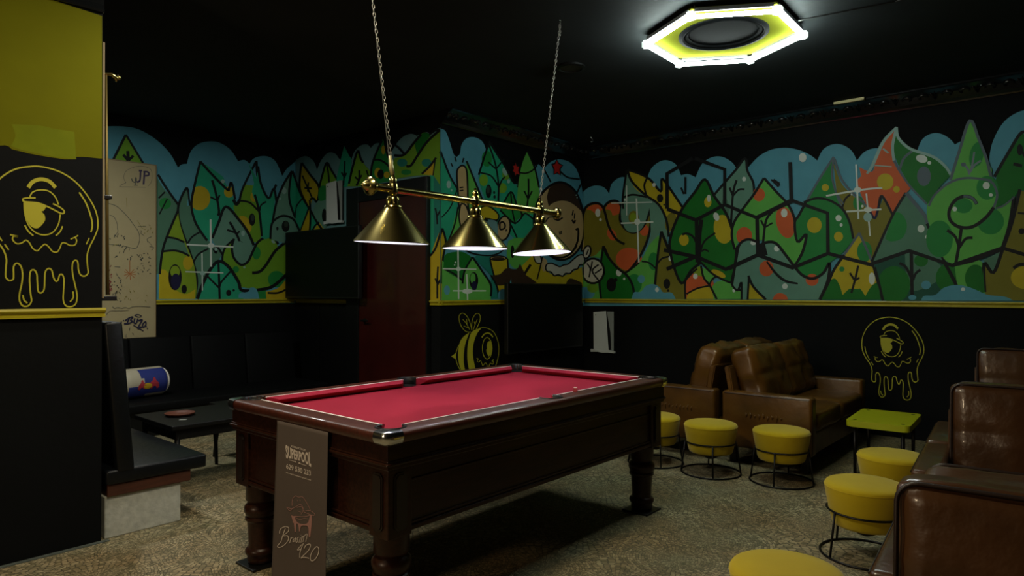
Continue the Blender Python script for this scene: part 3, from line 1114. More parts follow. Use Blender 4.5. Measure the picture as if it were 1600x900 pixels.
L_('line', [(312, 95), (290, 160), (262, 250)], 2.4); L_('line', [(312, 95), (340, 140), (385, 210), (425, 285), (450, 285), (445, 310)], 2.6)
L_('line', [(310, 110), (340, 200), (355, 300), (352, 400)], 2.2); L_('line', [(307, 190), (342, 222)], 2); L_('line', [(382, 175), (345, 220)], 2); L_('line', [(270, 240), (320, 255), (355, 305)], 2); L_('line', [(356, 310), (370, 275), (385, 260)], 2)
E_('line', 308, 327, 14, 32); E_('spray', 306, 320, 8, 18); E_('line', 334, 333, 5, 7); E_('line', 336, 353, 6, 8)
F('lgreen', [(490, 138, 1), (465, 200), (448, 290), (440, 380), (440, 440), (490, 480, 1), (545, 440, 1), (548, 340), (525, 220)])
L_('line', [(490, 138), (525, 220), (545, 310)], 2.2); L_('line', [(495, 268), (495, 340), (485, 420)], 2.2); L_('line', [(475, 325), (492, 360)], 2); L_('line', [(512, 325), (495, 360)], 2)
F('green', [(412, 330, 1), (385, 370), (365, 410), (430, 475, 1), (465, 440, 1), (440, 390)]); L_('line', [(365, 410), (412, 330), (440, 390), (465, 440), (432, 478), (362, 415)], 2.2); L_('line', [(412, 335), (420, 420), (432, 475)], 1.8)
F('teal', [(430, 480, 1), (480, 430, 1), (545, 440, 1), (520, 560, 1), (440, 560, 1), (400, 520, 1)], False); L_('line', [(430, 480), (455, 460), (480, 430), (520, 460)], 2); L_('line', [(405, 470), (430, 520), (445, 555)], 2)
F('lgreen', [(400, 560, 1), (440, 545), (500, 560), (520, 640), (440, 690), (395, 640)])
E_('line', 420, 610, 9, 30)
F('red', [(420, 205, 1), (431, 204, 1), (434, 190, 1), (441, 207, 1), (453, 212, 1), (449, 230, 1), (456, 250, 1), (440, 247, 1), (432, 256, 1), (428, 240, 1), (420, 232, 1), (425, 220, 1)], False, 1.6)
F('red', [(604, 200, 1), (618, 198, 1), (628, 178, 1), (636, 196, 1), (655, 205, 1), (643, 222, 1), (645, 252, 1), (630, 240, 1), (614, 248, 1), (615, 225, 1)], False, 1.6)
L_('line', [(455, 240), (485, 242), (515, 228), (535, 205)], 2); L_('line', [(645, 235), (680, 262), (735, 270)], 2); L_('line', [(568, 225), (590, 265), (600, 285)], 2); L_('line', [(740, 295), (720, 340)], 2)
# the child's face
F('tan', [(520, 480), (528, 410), (555, 340), (605, 297), (660, 290), (710, 325), (742, 400), (757, 480), (745, 570), (700, 630), (640, 648), (580, 615), (535, 560)], ol=2.6)
F('brown', [(585, 380, 1), (582, 350), (592, 312, 1), (625, 290), (665, 289), (705, 315), (735, 370), (752, 430, 1), (715, 395), (680, 375), (640, 372), (605, 385), (590, 400, 1)])
L_('line', [(520, 480), (530, 400), (560, 335), (610, 293), (660, 287), (710, 322), (742, 390), (757, 470)], 2.8)
L_('line', [(575, 470), (590, 450), (612, 448)], 1.6); L_('line', [(612, 455), (635, 462), (655, 450)], 2); L_('line', [(622, 450), (640, 455)], 1.4)
L_('line', [(705, 415), (700, 440)], 1.6); L_('line', [(712, 430), (710, 455)], 1.6); L_('line', [(700, 460), (708, 475), (714, 462)], 2.4)
L_('line', [(640, 515), (642, 530)], 1.5); L_('line', [(648, 512), (648, 528)], 1.5)
L_('line', [(716, 508), (728, 505), (725, 560), (700, 610), (660, 636), (610, 632), (580, 610)], 2.4); L_('line', [(712, 600), (722, 580)], 1.6)
F('tan', [(750, 545, 1), (762, 545), (768, 570), (760, 600), (742, 608, 1)], ol=2)
F('yellow', [(500, 640, 1), (530, 615), (555, 640), (580, 700), (650, 725), (745, 680, 1), (752, 775, 1), (470, 775, 1), (440, 700, 1)])
F('tan', [(555, 640), (580, 650), (585, 690), (562, 700)]); F('fur', [(520, 625), (545, 620), (555, 660), (530, 660)], ol=1.5)
F('fur', [(575, 685), (582, 668), (602, 664), (622, 672), (642, 680), (660, 672), (680, 668), (695, 655), (712, 640), (728, 628), (748, 625), (762, 640), (758, 668), (735, 672), (725, 690),
          (705, 695), (690, 712), (668, 712), (655, 725), (635, 718), (615, 722), (600, 705), (582, 702)], ol=1.8)
L_('line', [(560, 635), (548, 690), (535, 740)], 1.8); L_('line', [(505, 670), (485, 700), (470, 725)], 3.2)
F('brown', [(412, 690, 1), (440, 690), (455, 665, 1), (480, 715), (500, 730), (535, 755, 1), (470, 765), (415, 755, 1)])
F('brown', [(668, 765, 1), (690, 735), (745, 755, 1), (748, 780, 1), (690, 780, 1)])
# small cup and the plate behind the middle lamp
F('teal2', [(265, 610, 1), (320, 625, 1), (345, 740, 1), (365, 830, 1), (318, 830, 1), (318, 720, 1), (240, 640, 1)], False)
F('yellow', [(315, 650, 1), (330, 636), (390, 640), (397, 655, 1), (400, 700), (408, 820, 1), (362, 825, 1), (335, 730)], ol=2)
F('brown', [(325, 720, 1), (360, 715), (385, 690, 1), (412, 690), (410, 745), (370, 768), (340, 760)])
E_('tan', 352, 640, 38, 10, ol=1.6); E_('brown', 352, 641, 30, 6)
F('sky', [(190, 590, 1), (390, 585, 1), (360, 615), (310, 628), (250, 622), (210, 608)], ol=1.8)
E_('tan', 378, 500, 31, 57, 8, ol=2.2); L_('line', [(360, 478), (362, 505), (382, 500), (384, 482), (372, 470), (360, 478)], 2.2); L_('line', [(392, 505), (388, 515)], 1.6)
F('yellow', [(268, 405, 1), (300, 395), (335, 415), (355, 440), (345, 462), (300, 455), (270, 470, 1)], ol=1.8); L_('line', [(290, 452), (310, 470), (350, 465)], 2.4)
F('sky2', [(300, 470), (345, 470), (350, 540), (320, 560)])
# lower left of the back wall
F('lgreen', [(90, 650, 1), (130, 690), (185, 700, 1), (235, 640, 1), (280, 700), (318, 770, 1), (318, 838, 1), (88, 838, 1)])
F('dgreen', [(98, 655, 1), (110, 620), (180, 610), (228, 635, 1), (195, 700), (185, 745, 1), (130, 715), (95, 690, 1)])
L_('line', [(95, 690), (140, 710), (185, 745)], 2.2); L_('line', [(232, 635), (195, 700), (185, 760)], 2.4); L_('line', [(232, 635), (280, 705), (318, 765), (318, 820)], 2.6); L_('line', [(318, 720), (345, 770), (355, 820)], 2)
E_('line', 238, 745, 21, 40); E_('lgreen', 234, 735, 12, 25); E_('navy', 240, 770, 13, 22)
E_('sky', 112, 790, 14, 22); E_('sky', 375, 815, 24, 30); E_('lime', 395, 790, 12, 18)
L_('white', [(164, 600), (167, 832)], 1.7, False); L_('white', [(92, 690), (250, 692)], 1.6, False); E_('white', 166, 691, 13, 9); E_('white', 152, 660, 4); E_('white', 148, 672, 3)
L_('white', [(205, 715), (209, 838)], 1.6, False); L_('white', [(140, 793), (295, 793)], 1.5, False); E_('white', 208, 795, 24, 12)
E_('dim', 718, 345, 3); E_('dim', 722, 357, 3)

# ===== right wall, from the corner towards the front
P.crop(900, 180, 3)
F('lgreen', [(30, 690, 1), (85, 660, 1), (120, 770, 1), (125, 868, 1), (30, 868, 1)], False); E_('sky', 45, 835, 45, 30); E_('lime', 80, 810, 26, 22)
F('ygreen', [(35, 300, 1), (36, 450, 1), (36, 640, 1), (34, 640, 1)], False)
F('olive', [(35, 470), (50, 430), (90, 415), (128, 428), (150, 410), (190, 404), (214, 440), (208, 490), (235, 535), (275, 550), (315, 525), (345, 435, 1), (352, 500), (335, 590), (290, 680), (232, 738, 1), (170, 700), (130, 620, 1), (85, 660), (40, 640)])
E_('orange', 90, 440, 38, 20, -10); E_('orange', 178, 440, 36, 30); E_('orange', 250, 675, 62, 54); E_('orange', 322, 540, 22, 26); E_('orange', 170, 560, 20, 30, -30)
E_('olive', 60, 470, 30, 26); E_('olive', 150, 470, 22, 28)
E_('white', 104, 458, 12, 19); E_('white', 117, 490, 6, 7)
L_('line', [(32, 480), (50, 430), (95, 412), (130, 435), (155, 520), (190, 580), (230, 605)], 3); L_('line', [(130, 435), (155, 408), (190, 402), (214, 430), (208, 490), (235, 535), (275, 550), (315, 525), (340, 470), (347, 435), (353, 500), (335, 590), (290, 680), (232, 738), (175, 700), (132, 615)], 3)
F('sage', [(240, 258, 1), (222, 380), (213, 470), (235, 535), (275, 550), (315, 525), (347, 435, 1), (352, 560), (330, 640, 1), (400, 545, 1), (432, 600, 1), (425, 500), (395, 430), (335, 385), (285, 340), (255, 295)])
E_('olive', 272, 480, 24, 32); E_('ygreen', 270, 480, 16, 22); E_('sage', 300, 430, 20, 10)
F('yellow', [(245, 256, 1), (300, 275), (350, 305), (402, 360, 1), (408, 305, 1), (445, 345), (500, 430, 1), (470, 500), (440, 550, 1), (425, 480), (385, 415), (330, 378), (285, 350), (258, 305)])
E_('olive', 445, 500, 25, 45, 15)
L_('line', [(243, 256), (300, 275), (350, 303), (400, 358), (404, 300), (432, 330), (500, 430)], 3); L_('line', [(243, 256), (260, 305), (300, 350), (335, 380), (390, 420), (425, 490), (437, 570)], 3); L_('line', [(335, 295), (322, 330), (332, 378)], 2.4)
L_('line', [(240, 258), (222, 380), (224, 440)], 2.6); L_('line', [(225, 385), (270, 373), (335, 385)], 2.4)
E_('line', 396, 390, 15, 20); E_('line', 415, 420, 4, 5); E_('white', 368, 327, 8, 10); E_('white', 232, 398, 5)
F('lgreen', [(235, 740, 1), (300, 690), (345, 610), (392, 560, 1), (380, 790, 1), (382, 862, 1), (270, 862, 1)])
E_('green', 365, 685, 24, 42); E_('green', 275, 790, 36, 46)
F('lgreen', [(130, 618, 1), (100, 650, 1), (85, 665, 1), (115, 670, 1)], False)
F('dgreen', [(130, 615, 1), (118, 690), (112, 770), (120, 862, 1), (275, 862, 1), (268, 800), (240, 745), (190, 705), (150, 650)])
E_('line', 168, 795, 23, 32); E_('line', 188, 772, 9); E_('white', 203, 738, 13, 17); E_('white', 228, 767, 5, 6)
L_('line', [(130, 613), (150, 660), (195, 715), (240, 750), (268, 800), (276, 862)], 3); L_('line', [(130, 613), (112, 760), (120, 862)], 2.6); L_('line', [(235, 740), (270, 715), (300, 690)], 2); L_('line', [(310, 685), (345, 692), (378, 720)], 2)
F('olive', [(402, 545, 1), (388, 650), (372, 800), (372, 862, 1), (518, 862, 1), (512, 780, 1), (495, 790, 1), (455, 690), (440, 620)])
L_('line', [(402, 545), (385, 660), (372, 800)], 3); L_('line', [(402, 545), (440, 640), (470, 730), (497, 788), (514, 740)], 3.4); L_('line', [(385, 695), (405, 672), (440, 662)], 2.2)
E_('line', 428, 790, 16, 24); E_('line', 434, 822, 6); E_('white', 443, 672, 7, 12)
F('sky', [(262, 862, 1), (275, 830), (305, 828), (330, 800), (365, 792), (395, 808), (410, 830), (450, 832), (470, 862, 1)]); E_('sky', 308, 768, 17, 19); E_('white', 382, 818, 9, 11)
# bottom orange, yellow and pale green
F('orange', [(515, 862, 1), (515, 780, 1), (585, 705, 1), (640, 760, 1), (665, 862, 1)], False); F('yellow', [(520, 862, 1), (530, 835), (570, 810), (625, 800), (662, 862, 1)])
F('ygreen', [(585, 705, 1), (545, 735), (600, 760, 1)]); F('lgreen', [(648, 862, 1), (640, 810), (660, 782), (700, 775), (740, 792), (778, 820, 1), (780, 862, 1)]); F('lgreen', [(592, 715, 1), (640, 730), (650, 760), (625, 800, 1), (600, 760)])
F('yellow', [(815, 775, 1), (810, 862, 1), (890, 862, 1)], False)
L_('line', [(515, 862), (515, 780), (540, 745), (570, 720)], 2.4); L_('line', [(588, 705), (600, 760), (630, 800), (662, 862)], 2.6); L_('line', [(520, 838), (570, 812), (625, 800)], 2.2); L_('line', [(625, 800), (640, 770), (660, 755)], 2.2)
E_('white', 562, 755, 11, 13); E_('white', 742, 822, 7, 8)
# sage leaf behind
F('sage', [(792, 205, 1), (740, 270), (690, 330), (640, 385), (700, 480), (728, 540, 1), (780, 440), (838, 370, 1), (832, 310), (805, 260)])
L_('line', [(640, 385), (700, 315), (750, 258), (795, 203), (805, 260), (832, 315), (838, 375)], 3); L_('line', [(755, 305), (738, 370), (728, 530)], 2.8); L_('line', [(722, 340), (738, 380)], 2.6); L_('line', [(738, 378), (765, 350), (792, 348)], 2.4)
E_('white', 790, 300, 9, 11); E_('sage2', 700, 440, 20, 50)
# big green leaf
F('dgreen', [(607, 300, 1), (560, 360), (500, 440), (458, 530), (442, 610), (455, 690), (497, 790, 1), (540, 735), (588, 690, 1), (640, 740), (700, 775), (735, 785, 1), (748, 700), (754, 630), (735, 550), (700, 450), (640, 365)])
E_('yellow', 692, 535, 44, 68, -8); E_('yellow', 508, 585, 23, 27); E_('yellow', 620, 408, 17, 24); E_('ygold', 670, 743, 36, 14, 25)
L_('line', [(440, 600), (458, 530), (500, 440), (560, 360), (607, 302), (650, 380), (705, 460), (738, 550), (754, 630), (745, 720), (735, 785), (775, 820), (780, 780)], 3.4); L_('line', [(440, 600), (455, 690), (497, 788), (540, 730), (588, 690)], 3.2); L_('line', [(588, 690), (640, 742), (700, 775), (738, 788)], 2.6)
L_('line', [(590, 490), (580, 580), (580, 700)], 5); L_('line', [(578, 630), (555, 575), (525, 555), (500, 560)], 2.8); L_('line', [(585, 640), (605, 590), (655, 552)], 2.4); L_('line', [(590, 640), (605, 630), (625, 640)], 2)
E_('white', 625, 390, 9, 17); E_('white', 660, 476, 13, 20, -20)
L_('line', [(515, 290), (515, 370)], 2.8); L_('line', [(495, 340), (508, 370)], 2.4)
L_('white', [(240, 330), (240, 470)], 1.2, False); L_('white', [(168, 413), (360, 408)], 1.3, False)
L_('white', [(286, 390), (297, 690)], 1.8, False); L_('white', [(213, 507), (365, 501)], 1.8, False); E_('white', 290, 500, 14, 15)
# light green leaf with orange spots
P.crop(1140, 210, 3.396)
F('lgreen', [(185, 232, 1), (130, 320), (70, 400), (25, 470), (12, 540), (30, 612, 1), (60, 565), (150, 562), (250, 580), (310, 650), (347, 700, 1), (385, 630), (408, 532, 1), (365, 565, 1), (350, 450), (310, 370), (260, 310), (215, 265)])
E_('orange', 158, 320, 32, 36); E_('orange', 80, 538, 42, 46); E_('orange', 298, 468, 48, 85, -14)
E_('white', 292, 418, 17, 23)
L_('line', [(30, 612), (14, 540), (25, 470), (70, 400), (130, 320), (185, 232)], 3.2); L_('line', [(185, 232), (250, 305), (310, 370), (345, 445), (362, 570), (408, 530), (390, 620), (347, 700)], 3.2)
L_('line', [(228, 412), (195, 460), (180, 575)], 3); L_('line', [(168, 455), (188, 495)], 2.4); L_('line', [(230, 470), (192, 492)], 2.2)
# tall green tree and its olive side
F('olive', [(552, 145, 1), (590, 250), (640, 310), (720, 380), (775, 440, 1), (820, 330, 1), (900, 500, 1), (765, 675, 1), (690, 525, 1), (655, 560, 1), (620, 430), (575, 330)])
F('green', [(556, 122, 1), (500, 205), (440, 300), (390, 395), (348, 470), (365, 565), (410, 530, 1), (385, 640), (347, 702), (390, 745), (450, 762), (510, 722), (535, 680, 1), (600, 630), (658, 560, 1), (640, 470), (600, 400), (560, 300), (545, 220)])
E_('yellow', 510, 283, 19); E_('yellow', 452, 482, 39, 42); E_('yellow', 580, 543, 24, 26); E_('white', 580, 445, 16, 17); E_('white', 594, 481, 8, 9); E_('green', 685, 365, 28, 38)
L_('grey', [(555, 120), (480, 235), (410, 355)], 2.8); L_('line', [(410, 355), (370, 430), (348, 470), (362, 568), (410, 530), (388, 630), (345, 700)], 3.2); L_('grey', [(555, 125), (545, 220), (570, 320), (600, 395)], 2.4); L_('grey', [(558, 130), (600, 245), (680, 335), (760, 400)], 2.8)
L_('line', [(395, 362), (460, 340), (530, 350), (600, 395), (640, 470), (658, 555)], 3); L_('line', [(600, 390), (615, 345), (645, 318)], 2.4); L_('grey', [(575, 320), (605, 370)], 2)
# sage bush with orange spots
F('sage', [(35, 650), (50, 582), (100, 558), (150, 572), (175, 600, 1), (205, 572), (250, 580), (300, 640), (347, 702), (390, 748), (445, 765), (500, 735), (533, 680, 1), (522, 780), (482, 876, 1), (190, 876, 1), (115, 800), (102, 755, 1), (98, 876, 1), (65, 876, 1), (65, 788, 1), (45, 830, 1), (15, 800, 1)])
E_('orange', 198, 712, 38, 42); E_('orange', 440, 772, 34, 32); F('orange', [(230, 876, 1), (245, 850), (270, 842), (300, 852), (312, 876, 1)])
E_('white', 128, 575, 15, 13); E_('white', 252, 606, 14, 16); E_('white', 296, 806, 15, 15)
L_('line', [(15, 800), (38, 660), (55, 585), (100, 557), (150, 572)], 3.2); L_('line', [(160, 590), (205, 572), (250, 580), (300, 640), (347, 702), (390, 748), (445, 765), (500, 735), (533, 682), (522, 780), (480, 876)], 3.6)
L_('line', [(200, 675), (250, 740), (300, 778), (365, 792)], 3.4, taper=True); L_('line', [(102, 750), (130, 810), (195, 876)], 3); L_('line', [(105, 755), (98, 876)], 2.6); L_('line', [(15, 800), (45, 828), (65, 785), (66, 876)], 2.6); L_('line', [(165, 590), (200, 640)], 3)
F('line', [(160, 580, 1), (190, 580, 1), (205, 640, 1), (150, 650, 1)], False)
# yellow tree
F('yellow', [(690, 528, 1), (610, 640), (560, 710), (530, 790), (500, 876, 1), (815, 876, 1), (790, 780), (765, 690), (725, 600)])
E_('green', 718, 622, 40, 55); E_('green', 598, 715, 14, 14)
F('dgreen', [(488, 876, 1), (525, 790), (560, 765), (585, 800), (602, 852, 1), (645, 815), (690, 815), (722, 858, 1), (755, 805), (795, 780, 1), (820, 876, 1)])
F('yellow', [(640, 810, 1), (690, 810, 1), (690, 820, 1), (645, 820, 1)], False)
L_('grey', [(690, 524), (610, 640)], 2.8); L_('line', [(610, 640), (555, 720), (525, 790), (482, 876)], 3.4); L_('grey', [(690, 524), (730, 610), (762, 690)], 3); L_('line', [(762, 690), (790, 790), (812, 876)], 3)
L_('line', [(685, 695), (668, 770), (648, 842)], 2.8); L_('line', [(640, 735), (666, 775)], 2.6); L_('line', [(692, 760), (668, 775)], 2.4); E_('white', 757, 765, 17, 32)
L_('line', [(225, 242), (262, 278)], 2.2); L_('line', [(235, 240), (268, 262)], 2.2); L_('line', [(222, 242), (245, 250), (270, 272)], 1.8)
E_('white', 390, 124, 20, 24)
# orange and green flame
P.crop(1360, 170, 2.95)
F('orange', [(122, 86, 1), (70, 140), (30, 225), (10, 290), (-50, 270, 1), (-40, 310, 1), (-60, 330, 1), (-40, 400), (5, 480), (20, 505, 1), (55, 405, 1), (105, 490, 1), (140, 430), (165, 390, 1), (195, 360, 1), (140, 290), (105, 200)])
F('dgreen', [(122, 90, 1), (108, 180), (130, 260), (190, 360), (260, 440), (290, 400), (330, 350), (372, 308, 1), (345, 268), (290, 225), (200, 195), (150, 160)])
E_('grey', 248, 312, 32, 45); E_('white', 238, 231, 27, 18, 15); E_('white', 273, 250, 9, 8); L_('grey', [(195, 195), (155, 230), (135, 285)], 3)
E_('yellow', 70, 337, 38); E_('yellow', 122, 372, 15)
L_('dim', [(122, 86), (60, 155), (10, 265), (-15, 300)], 4, taper=True); L_('dim', [(122, 86), (128, 130), (160, 168), (200, 192), (290, 222), (345, 265), (372, 305)], 3.4); L_('dim', [(122, 90), (104, 170), (110, 240)], 3.4); L_('grey', [(110, 240), (140, 295), (190, 365), (262, 440)], 2.6)
L_('dim', [(60, 185), (85, 205)], 2); L_('dim', [(20, 262), (100, 268)], 1.4)
L_('navy', [(-5, 465), (22, 505), (40, 450)], 3); L_('line', [(40, 450), (55, 402), (105, 490)], 3); L_('grey', [(105, 490), (165, 388)], 2.8)
# sage triangle
F('sage2', [(165, 388, 1), (100, 495), (8, 705, 1), (180, 655, 1), (345, 710, 1), (262, 530), (215, 440)])
F('green', [(70, 600, 1), (110, 485), (150, 490), (170, 540), (150, 595), (100, 612)]); E_('white', 235, 553, 16, 18); E_('white', 260, 591, 7, 8)
L_('line', [(8, 705), (100, 500), (165, 388)], 3.2); L_('grey', [(165, 388), (250, 490), (262, 530)], 4.5); L_('line', [(262, 530), (345, 710)], 3.6)
F('dteal', [(18, 722, 1), (180, 655, 1), (350, 715, 1), (402, 820, 1), (395, 884, 1), (55, 884, 1)], False)
F('sage2', [(160, 662, 1), (185, 655, 1), (300, 700, 1), (345, 740, 1), (300, 800), (200, 840), (170, 790)])
E_('dgreen', 110, 810, 75, 85); E_('dgreen', 370, 780, 68, 70); E_('dgreen', 235, 700, 32, 28)
L_('line', [(22, 730), (40, 800), (60, 884)], 3.2); L_('line', [(345, 715), (372, 760), (398, 812)], 4); L_('line', [(190, 660), (192, 760), (194, 862)], 4.4); L_('line', [(135, 712), (165, 730), (192, 785)], 3.4); L_('line', [(232, 742), (210, 760), (198, 790)], 3.2)
# spiral spirit
F('lgreen', [(460, 56, 1), (410, 195), (370, 330), (450, 320), (560, 335, 1), (530, 220), (500, 140)]); E_('green', 490, 215, 32, 62, 12); E_('lgreen', 520, 285, 42, 26)
L_('grey', [(370, 330), (410, 200), (460, 56), (500, 140), (535, 230), (560, 330)], 3.6); L_('greyout', [(455, 305), (470, 260), (480, 200)], 2.4); L_('greyout', [(425, 252), (448, 275), (458, 305)], 2.6); L_('greyout', [(510, 240), (480, 262), (462, 292)], 2.4); E_('grey', 430, 258, 12, 10)
F('dgreen', [(700, 115, 1), (640, 210), (585, 305), (575, 400), (580, 460, 1), (665, 408, 1), (690, 372, 1), (760, 400, 1), (760, 140, 1)])
F('lgreen', [(262, 445, 1), (300, 395), (370, 340), (450, 320), (540, 325), (575, 350), (585, 410), (575, 470, 1), (665, 406, 1), (645, 530), (612, 640), (480, 690), (388, 722, 1), (340, 690), (300, 600), (265, 510)])
E_('green', 540, 365, 50, 55); E_('green', 320, 600, 62, 85); E_('green', 430, 448, 42, 34); E_('green', 555, 520, 62, 60); F('lgreen', [(470, 545), (520, 520), (570, 455), (540, 430), (460, 470)])
E_('white', 535, 355, 16, 17); E_('white', 556, 398, 9, 8); E_('white', 390, 463, 10, 11)
L_('line', [(492, 440), (470, 412), (430, 405), (390, 425), (365, 470), (370, 515), (410, 545), (470, 545), (530, 505), (570, 455)], 4.2); L_('grey', [(570, 455), (585, 400), (570, 350), (545, 332)], 3); L_('grey', [(490, 438), (468, 410), (430, 404)], 3)
L_('grey', [(270, 450), (300, 395), (370, 340), (450, 320), (560, 332)], 2.8); L_('line', [(420, 555), (408, 640), (395, 712)], 4); L_('line', [(355, 560), (392, 590), (410, 640)], 3.6); L_('line', [(472, 595), (440, 600), (412, 640)], 3.4)
L_('line', [(662, 405), (640, 540), (605, 650), (568, 755), (527, 712), (528, 842)], 3.8); L_('grey', [(580, 460), (620, 445), (665, 405)], 2.2)
F('lgreen', [(390, 728, 1), (490, 690, 1), (528, 715, 1), (530, 850, 1), (470, 852), (405, 840, 1)]); E_('dgreen', 485, 780, 48, 62); L_('line', [(346, 712), (398, 815)], 4)
F('dgreen', [(530, 715, 1), (600, 660, 1), (570, 755, 1)], False); F('sage2', [(520, 700, 1), (615, 650, 1), (568, 752, 1)], False)
E_('line', 690, 190, 14, 26); L_('line', [(660, 255), (700, 265)], 4); L_('line', [(690, 180), (720, 235)], 3)
L_('line', [(720, 110), (690, 118), (630, 215), (572, 315)], 4)
F('olive', [(690, 380, 1), (662, 500), (612, 640), (568, 755, 1), (527, 712, 1), (532, 884, 1), (1100, 884, 1), (1100, 380, 1)])
L_('line', [(690, 372), (655, 520), (610, 650), (568, 755), (525, 712), (528, 845)], 4.2); L_('line', [(680, 480), (720, 485)], 2.6); E_('line', 698, 565, 15, 14); E_('yellow', 712, 778, 64, 52); L_('line', [(660, 735), (690, 718), (730, 722)], 4)
F('dgreen', [(520, 740, 1), (528, 845, 1), (505, 850, 1)], False)
F('sky', [(235, 884, 1), (250, 862), (300, 858), (340, 825), (400, 812), (455, 822), (500, 840), (545, 858), (620, 866), (660, 884, 1)]); E_('sky', 258, 812, 22, 20); E_('sky', 195, 870, 18, 12); E_('white', 428, 832, 10, 8)
E_('sage', 740, 300, 20)
# sparkles by the flame
P.crop(1140, 210, 3.396)
L_('white', [(674, 160), (686, 450)], 2.2, False); L_('white', [(515, 327), (600, 312), (720, 293), (812, 285)], 2.2); E_('white', 682, 295, 20, 15)
L_('white', [(728, 315), (748, 540)], 2, False); L_('white', [(622, 410), (808, 398)], 2.2, False); E_('white', 737, 400, 22, 14); E_('white', 707, 382, 7, 8); E_('white', 650, 320, 5); E_('dim', 735, 440, 22, 24)
# black honeycomb sprayed over it all
P.crop(900, 180, 3)
W = 4.6
for seq in ([(550, 203), (430, 275), (430, 440)], [(560, 203), (700, 255), (700, 420)], [(430, 440), (565, 492), (700, 420), (852, 482), (1017, 402)],
            [(415, 632), (570, 665), (705, 722), (853, 655), (1022, 717)], [(428, 722), (570, 660)], [(568, 492), (572, 690)], [(852, 482), (855, 655)]):
    L_('line', seq, W, False)
P.crop(1140, 210, 3.396)
for seq in ([(150, 440), (330, 350), (522, 418), (525, 632)], [(324, 148), (330, 350)], [(0, 712), (155, 640), (340, 707), (525, 632), (765, 695)]):
    L_('line', seq, W, False)
P.crop(1360, 170, 2.95)
for seq in ([(8, 715), (180, 655), (378, 722), (610, 642), (720, 675)], [(378, 722), (470, 700), (600, 650)]):
    L_('line', seq, W, False)
# the white bobble beside the child, on the right wall
P.crop(660, 190, 3)
E_('fur', 775, 612, 17, 30, 15, ol=2); E_('fur', 803, 700, 52, 58, ol=2.6)
L_('line', [(775, 665), (790, 690), (785, 730)], 1.8); L_('line', [(800, 655), (792, 700)], 1.8); L_('line', [(830, 670), (800, 700), (830, 745)], 2); L_('line', [(845, 690), (812, 712)], 1.8); L_('line', [(782, 600), (772, 625)], 1.6)

for s, w, l in ((m_far, w_far, 'painted forest with smiling leaf spirits and star sparkles'), (m_door, w_door, 'painted leaves and clouds around the red door'),
                (m_back, w_back, 'painted forest with a laughing child in a dark cap'), (m_right, w_right, 'painted forest of pointed leaves with a black honeycomb line')):
    tag(s.build('mural', w), l)


# ---------------------------------------------------------------- red door, screens, sheets on the walls
DX = XD - 0.03
dr = obj('door_1', bx(XD - .035, XD - .001, 4.90, 5.985, 0.0, 2.27, .004), 'door_red')
tag(dr, 'dark red flush door between the two painted walls', kind='structure')
obj('door_frame', bx(XD - .05, XD - .001, 5.985, 6.20, 0.0, 2.43, .004), 'black_gloss', dr)
obj('door_frame', bx(XD - .05, XD - .001, 4.88, 4.90, 0.0, 2.43, .003), 'black_gloss', dr)
obj('door_head', bx(XD - .05, XD - .001, 4.90, 5.985, 2.27, 2.43, .003), 'black_gloss', dr)
hb = nb()
lathe(hb, [(.024, 0), (.024, .006), (.010, .008), (.010, .045)], 14, (XD - .035, 5.88, 1.0), 'x')
for v in hb.verts:
    v.co.x = (XD - .035) - (v.co.x - (XD - .035))
box(hb, XD - .088, XD - .074, 5.77, 5.89, .99, 1.01, .004)
obj('door_handle', hb, 'black_metal', dr, smooth=False)
# black wainscot panels on the middle and far walls
for i, (y0, y1) in enumerate(((6.24, 6.76), (6.78, 7.28))):
    p = obj('panel', bx(XD - .012, XD - .0005, y0, y1, 0.06, 1.15, .003), 'black_gloss', w_door)


def television(label, loc, rz, w, h, tilt=0.0):
    t = thing('television', label, 'television', loc, rz)
    # screen looks along local -y, centre at the origin
    obj('screen', bx(-w / 2 + .014, w / 2 - .014, -.0305, -.027, -h / 2 + .02, h / 2 - .014), 'tv_screen', t, rot=(tilt, 0, 0))
    obj('bezel', bx(-w / 2, w / 2, -.03, .02, -h / 2, h / 2, .006), 'black_plastic', t, rot=(tilt, 0, 0))
    obj('housing', bx(-w * .3, w * .3, .02, .045, -h * .32, h * .2, .01), 'black_plastic', t, rot=(tilt, 0, 0))
    bm = nb()
    box(bm, -.16, .16, .045, .07, -.12, .12, .004)
    box(bm, -.03, .03, .06, .115, -.05, .05, .004)
    box(bm, -.12, .12, .105, .125, -.11, .11, .004)
    obj('wall_bracket', bm, 'black_metal', t)
    return t


television('big black screen hung under the laughing child, right of the bee', (5.88, YB - .126, 1.027), 0, 1.34, .74)
television('big black screen in the alcove corner left of the red door', (XD - .126, 6.55, 1.62), -pi / 2, 1.44, .78)


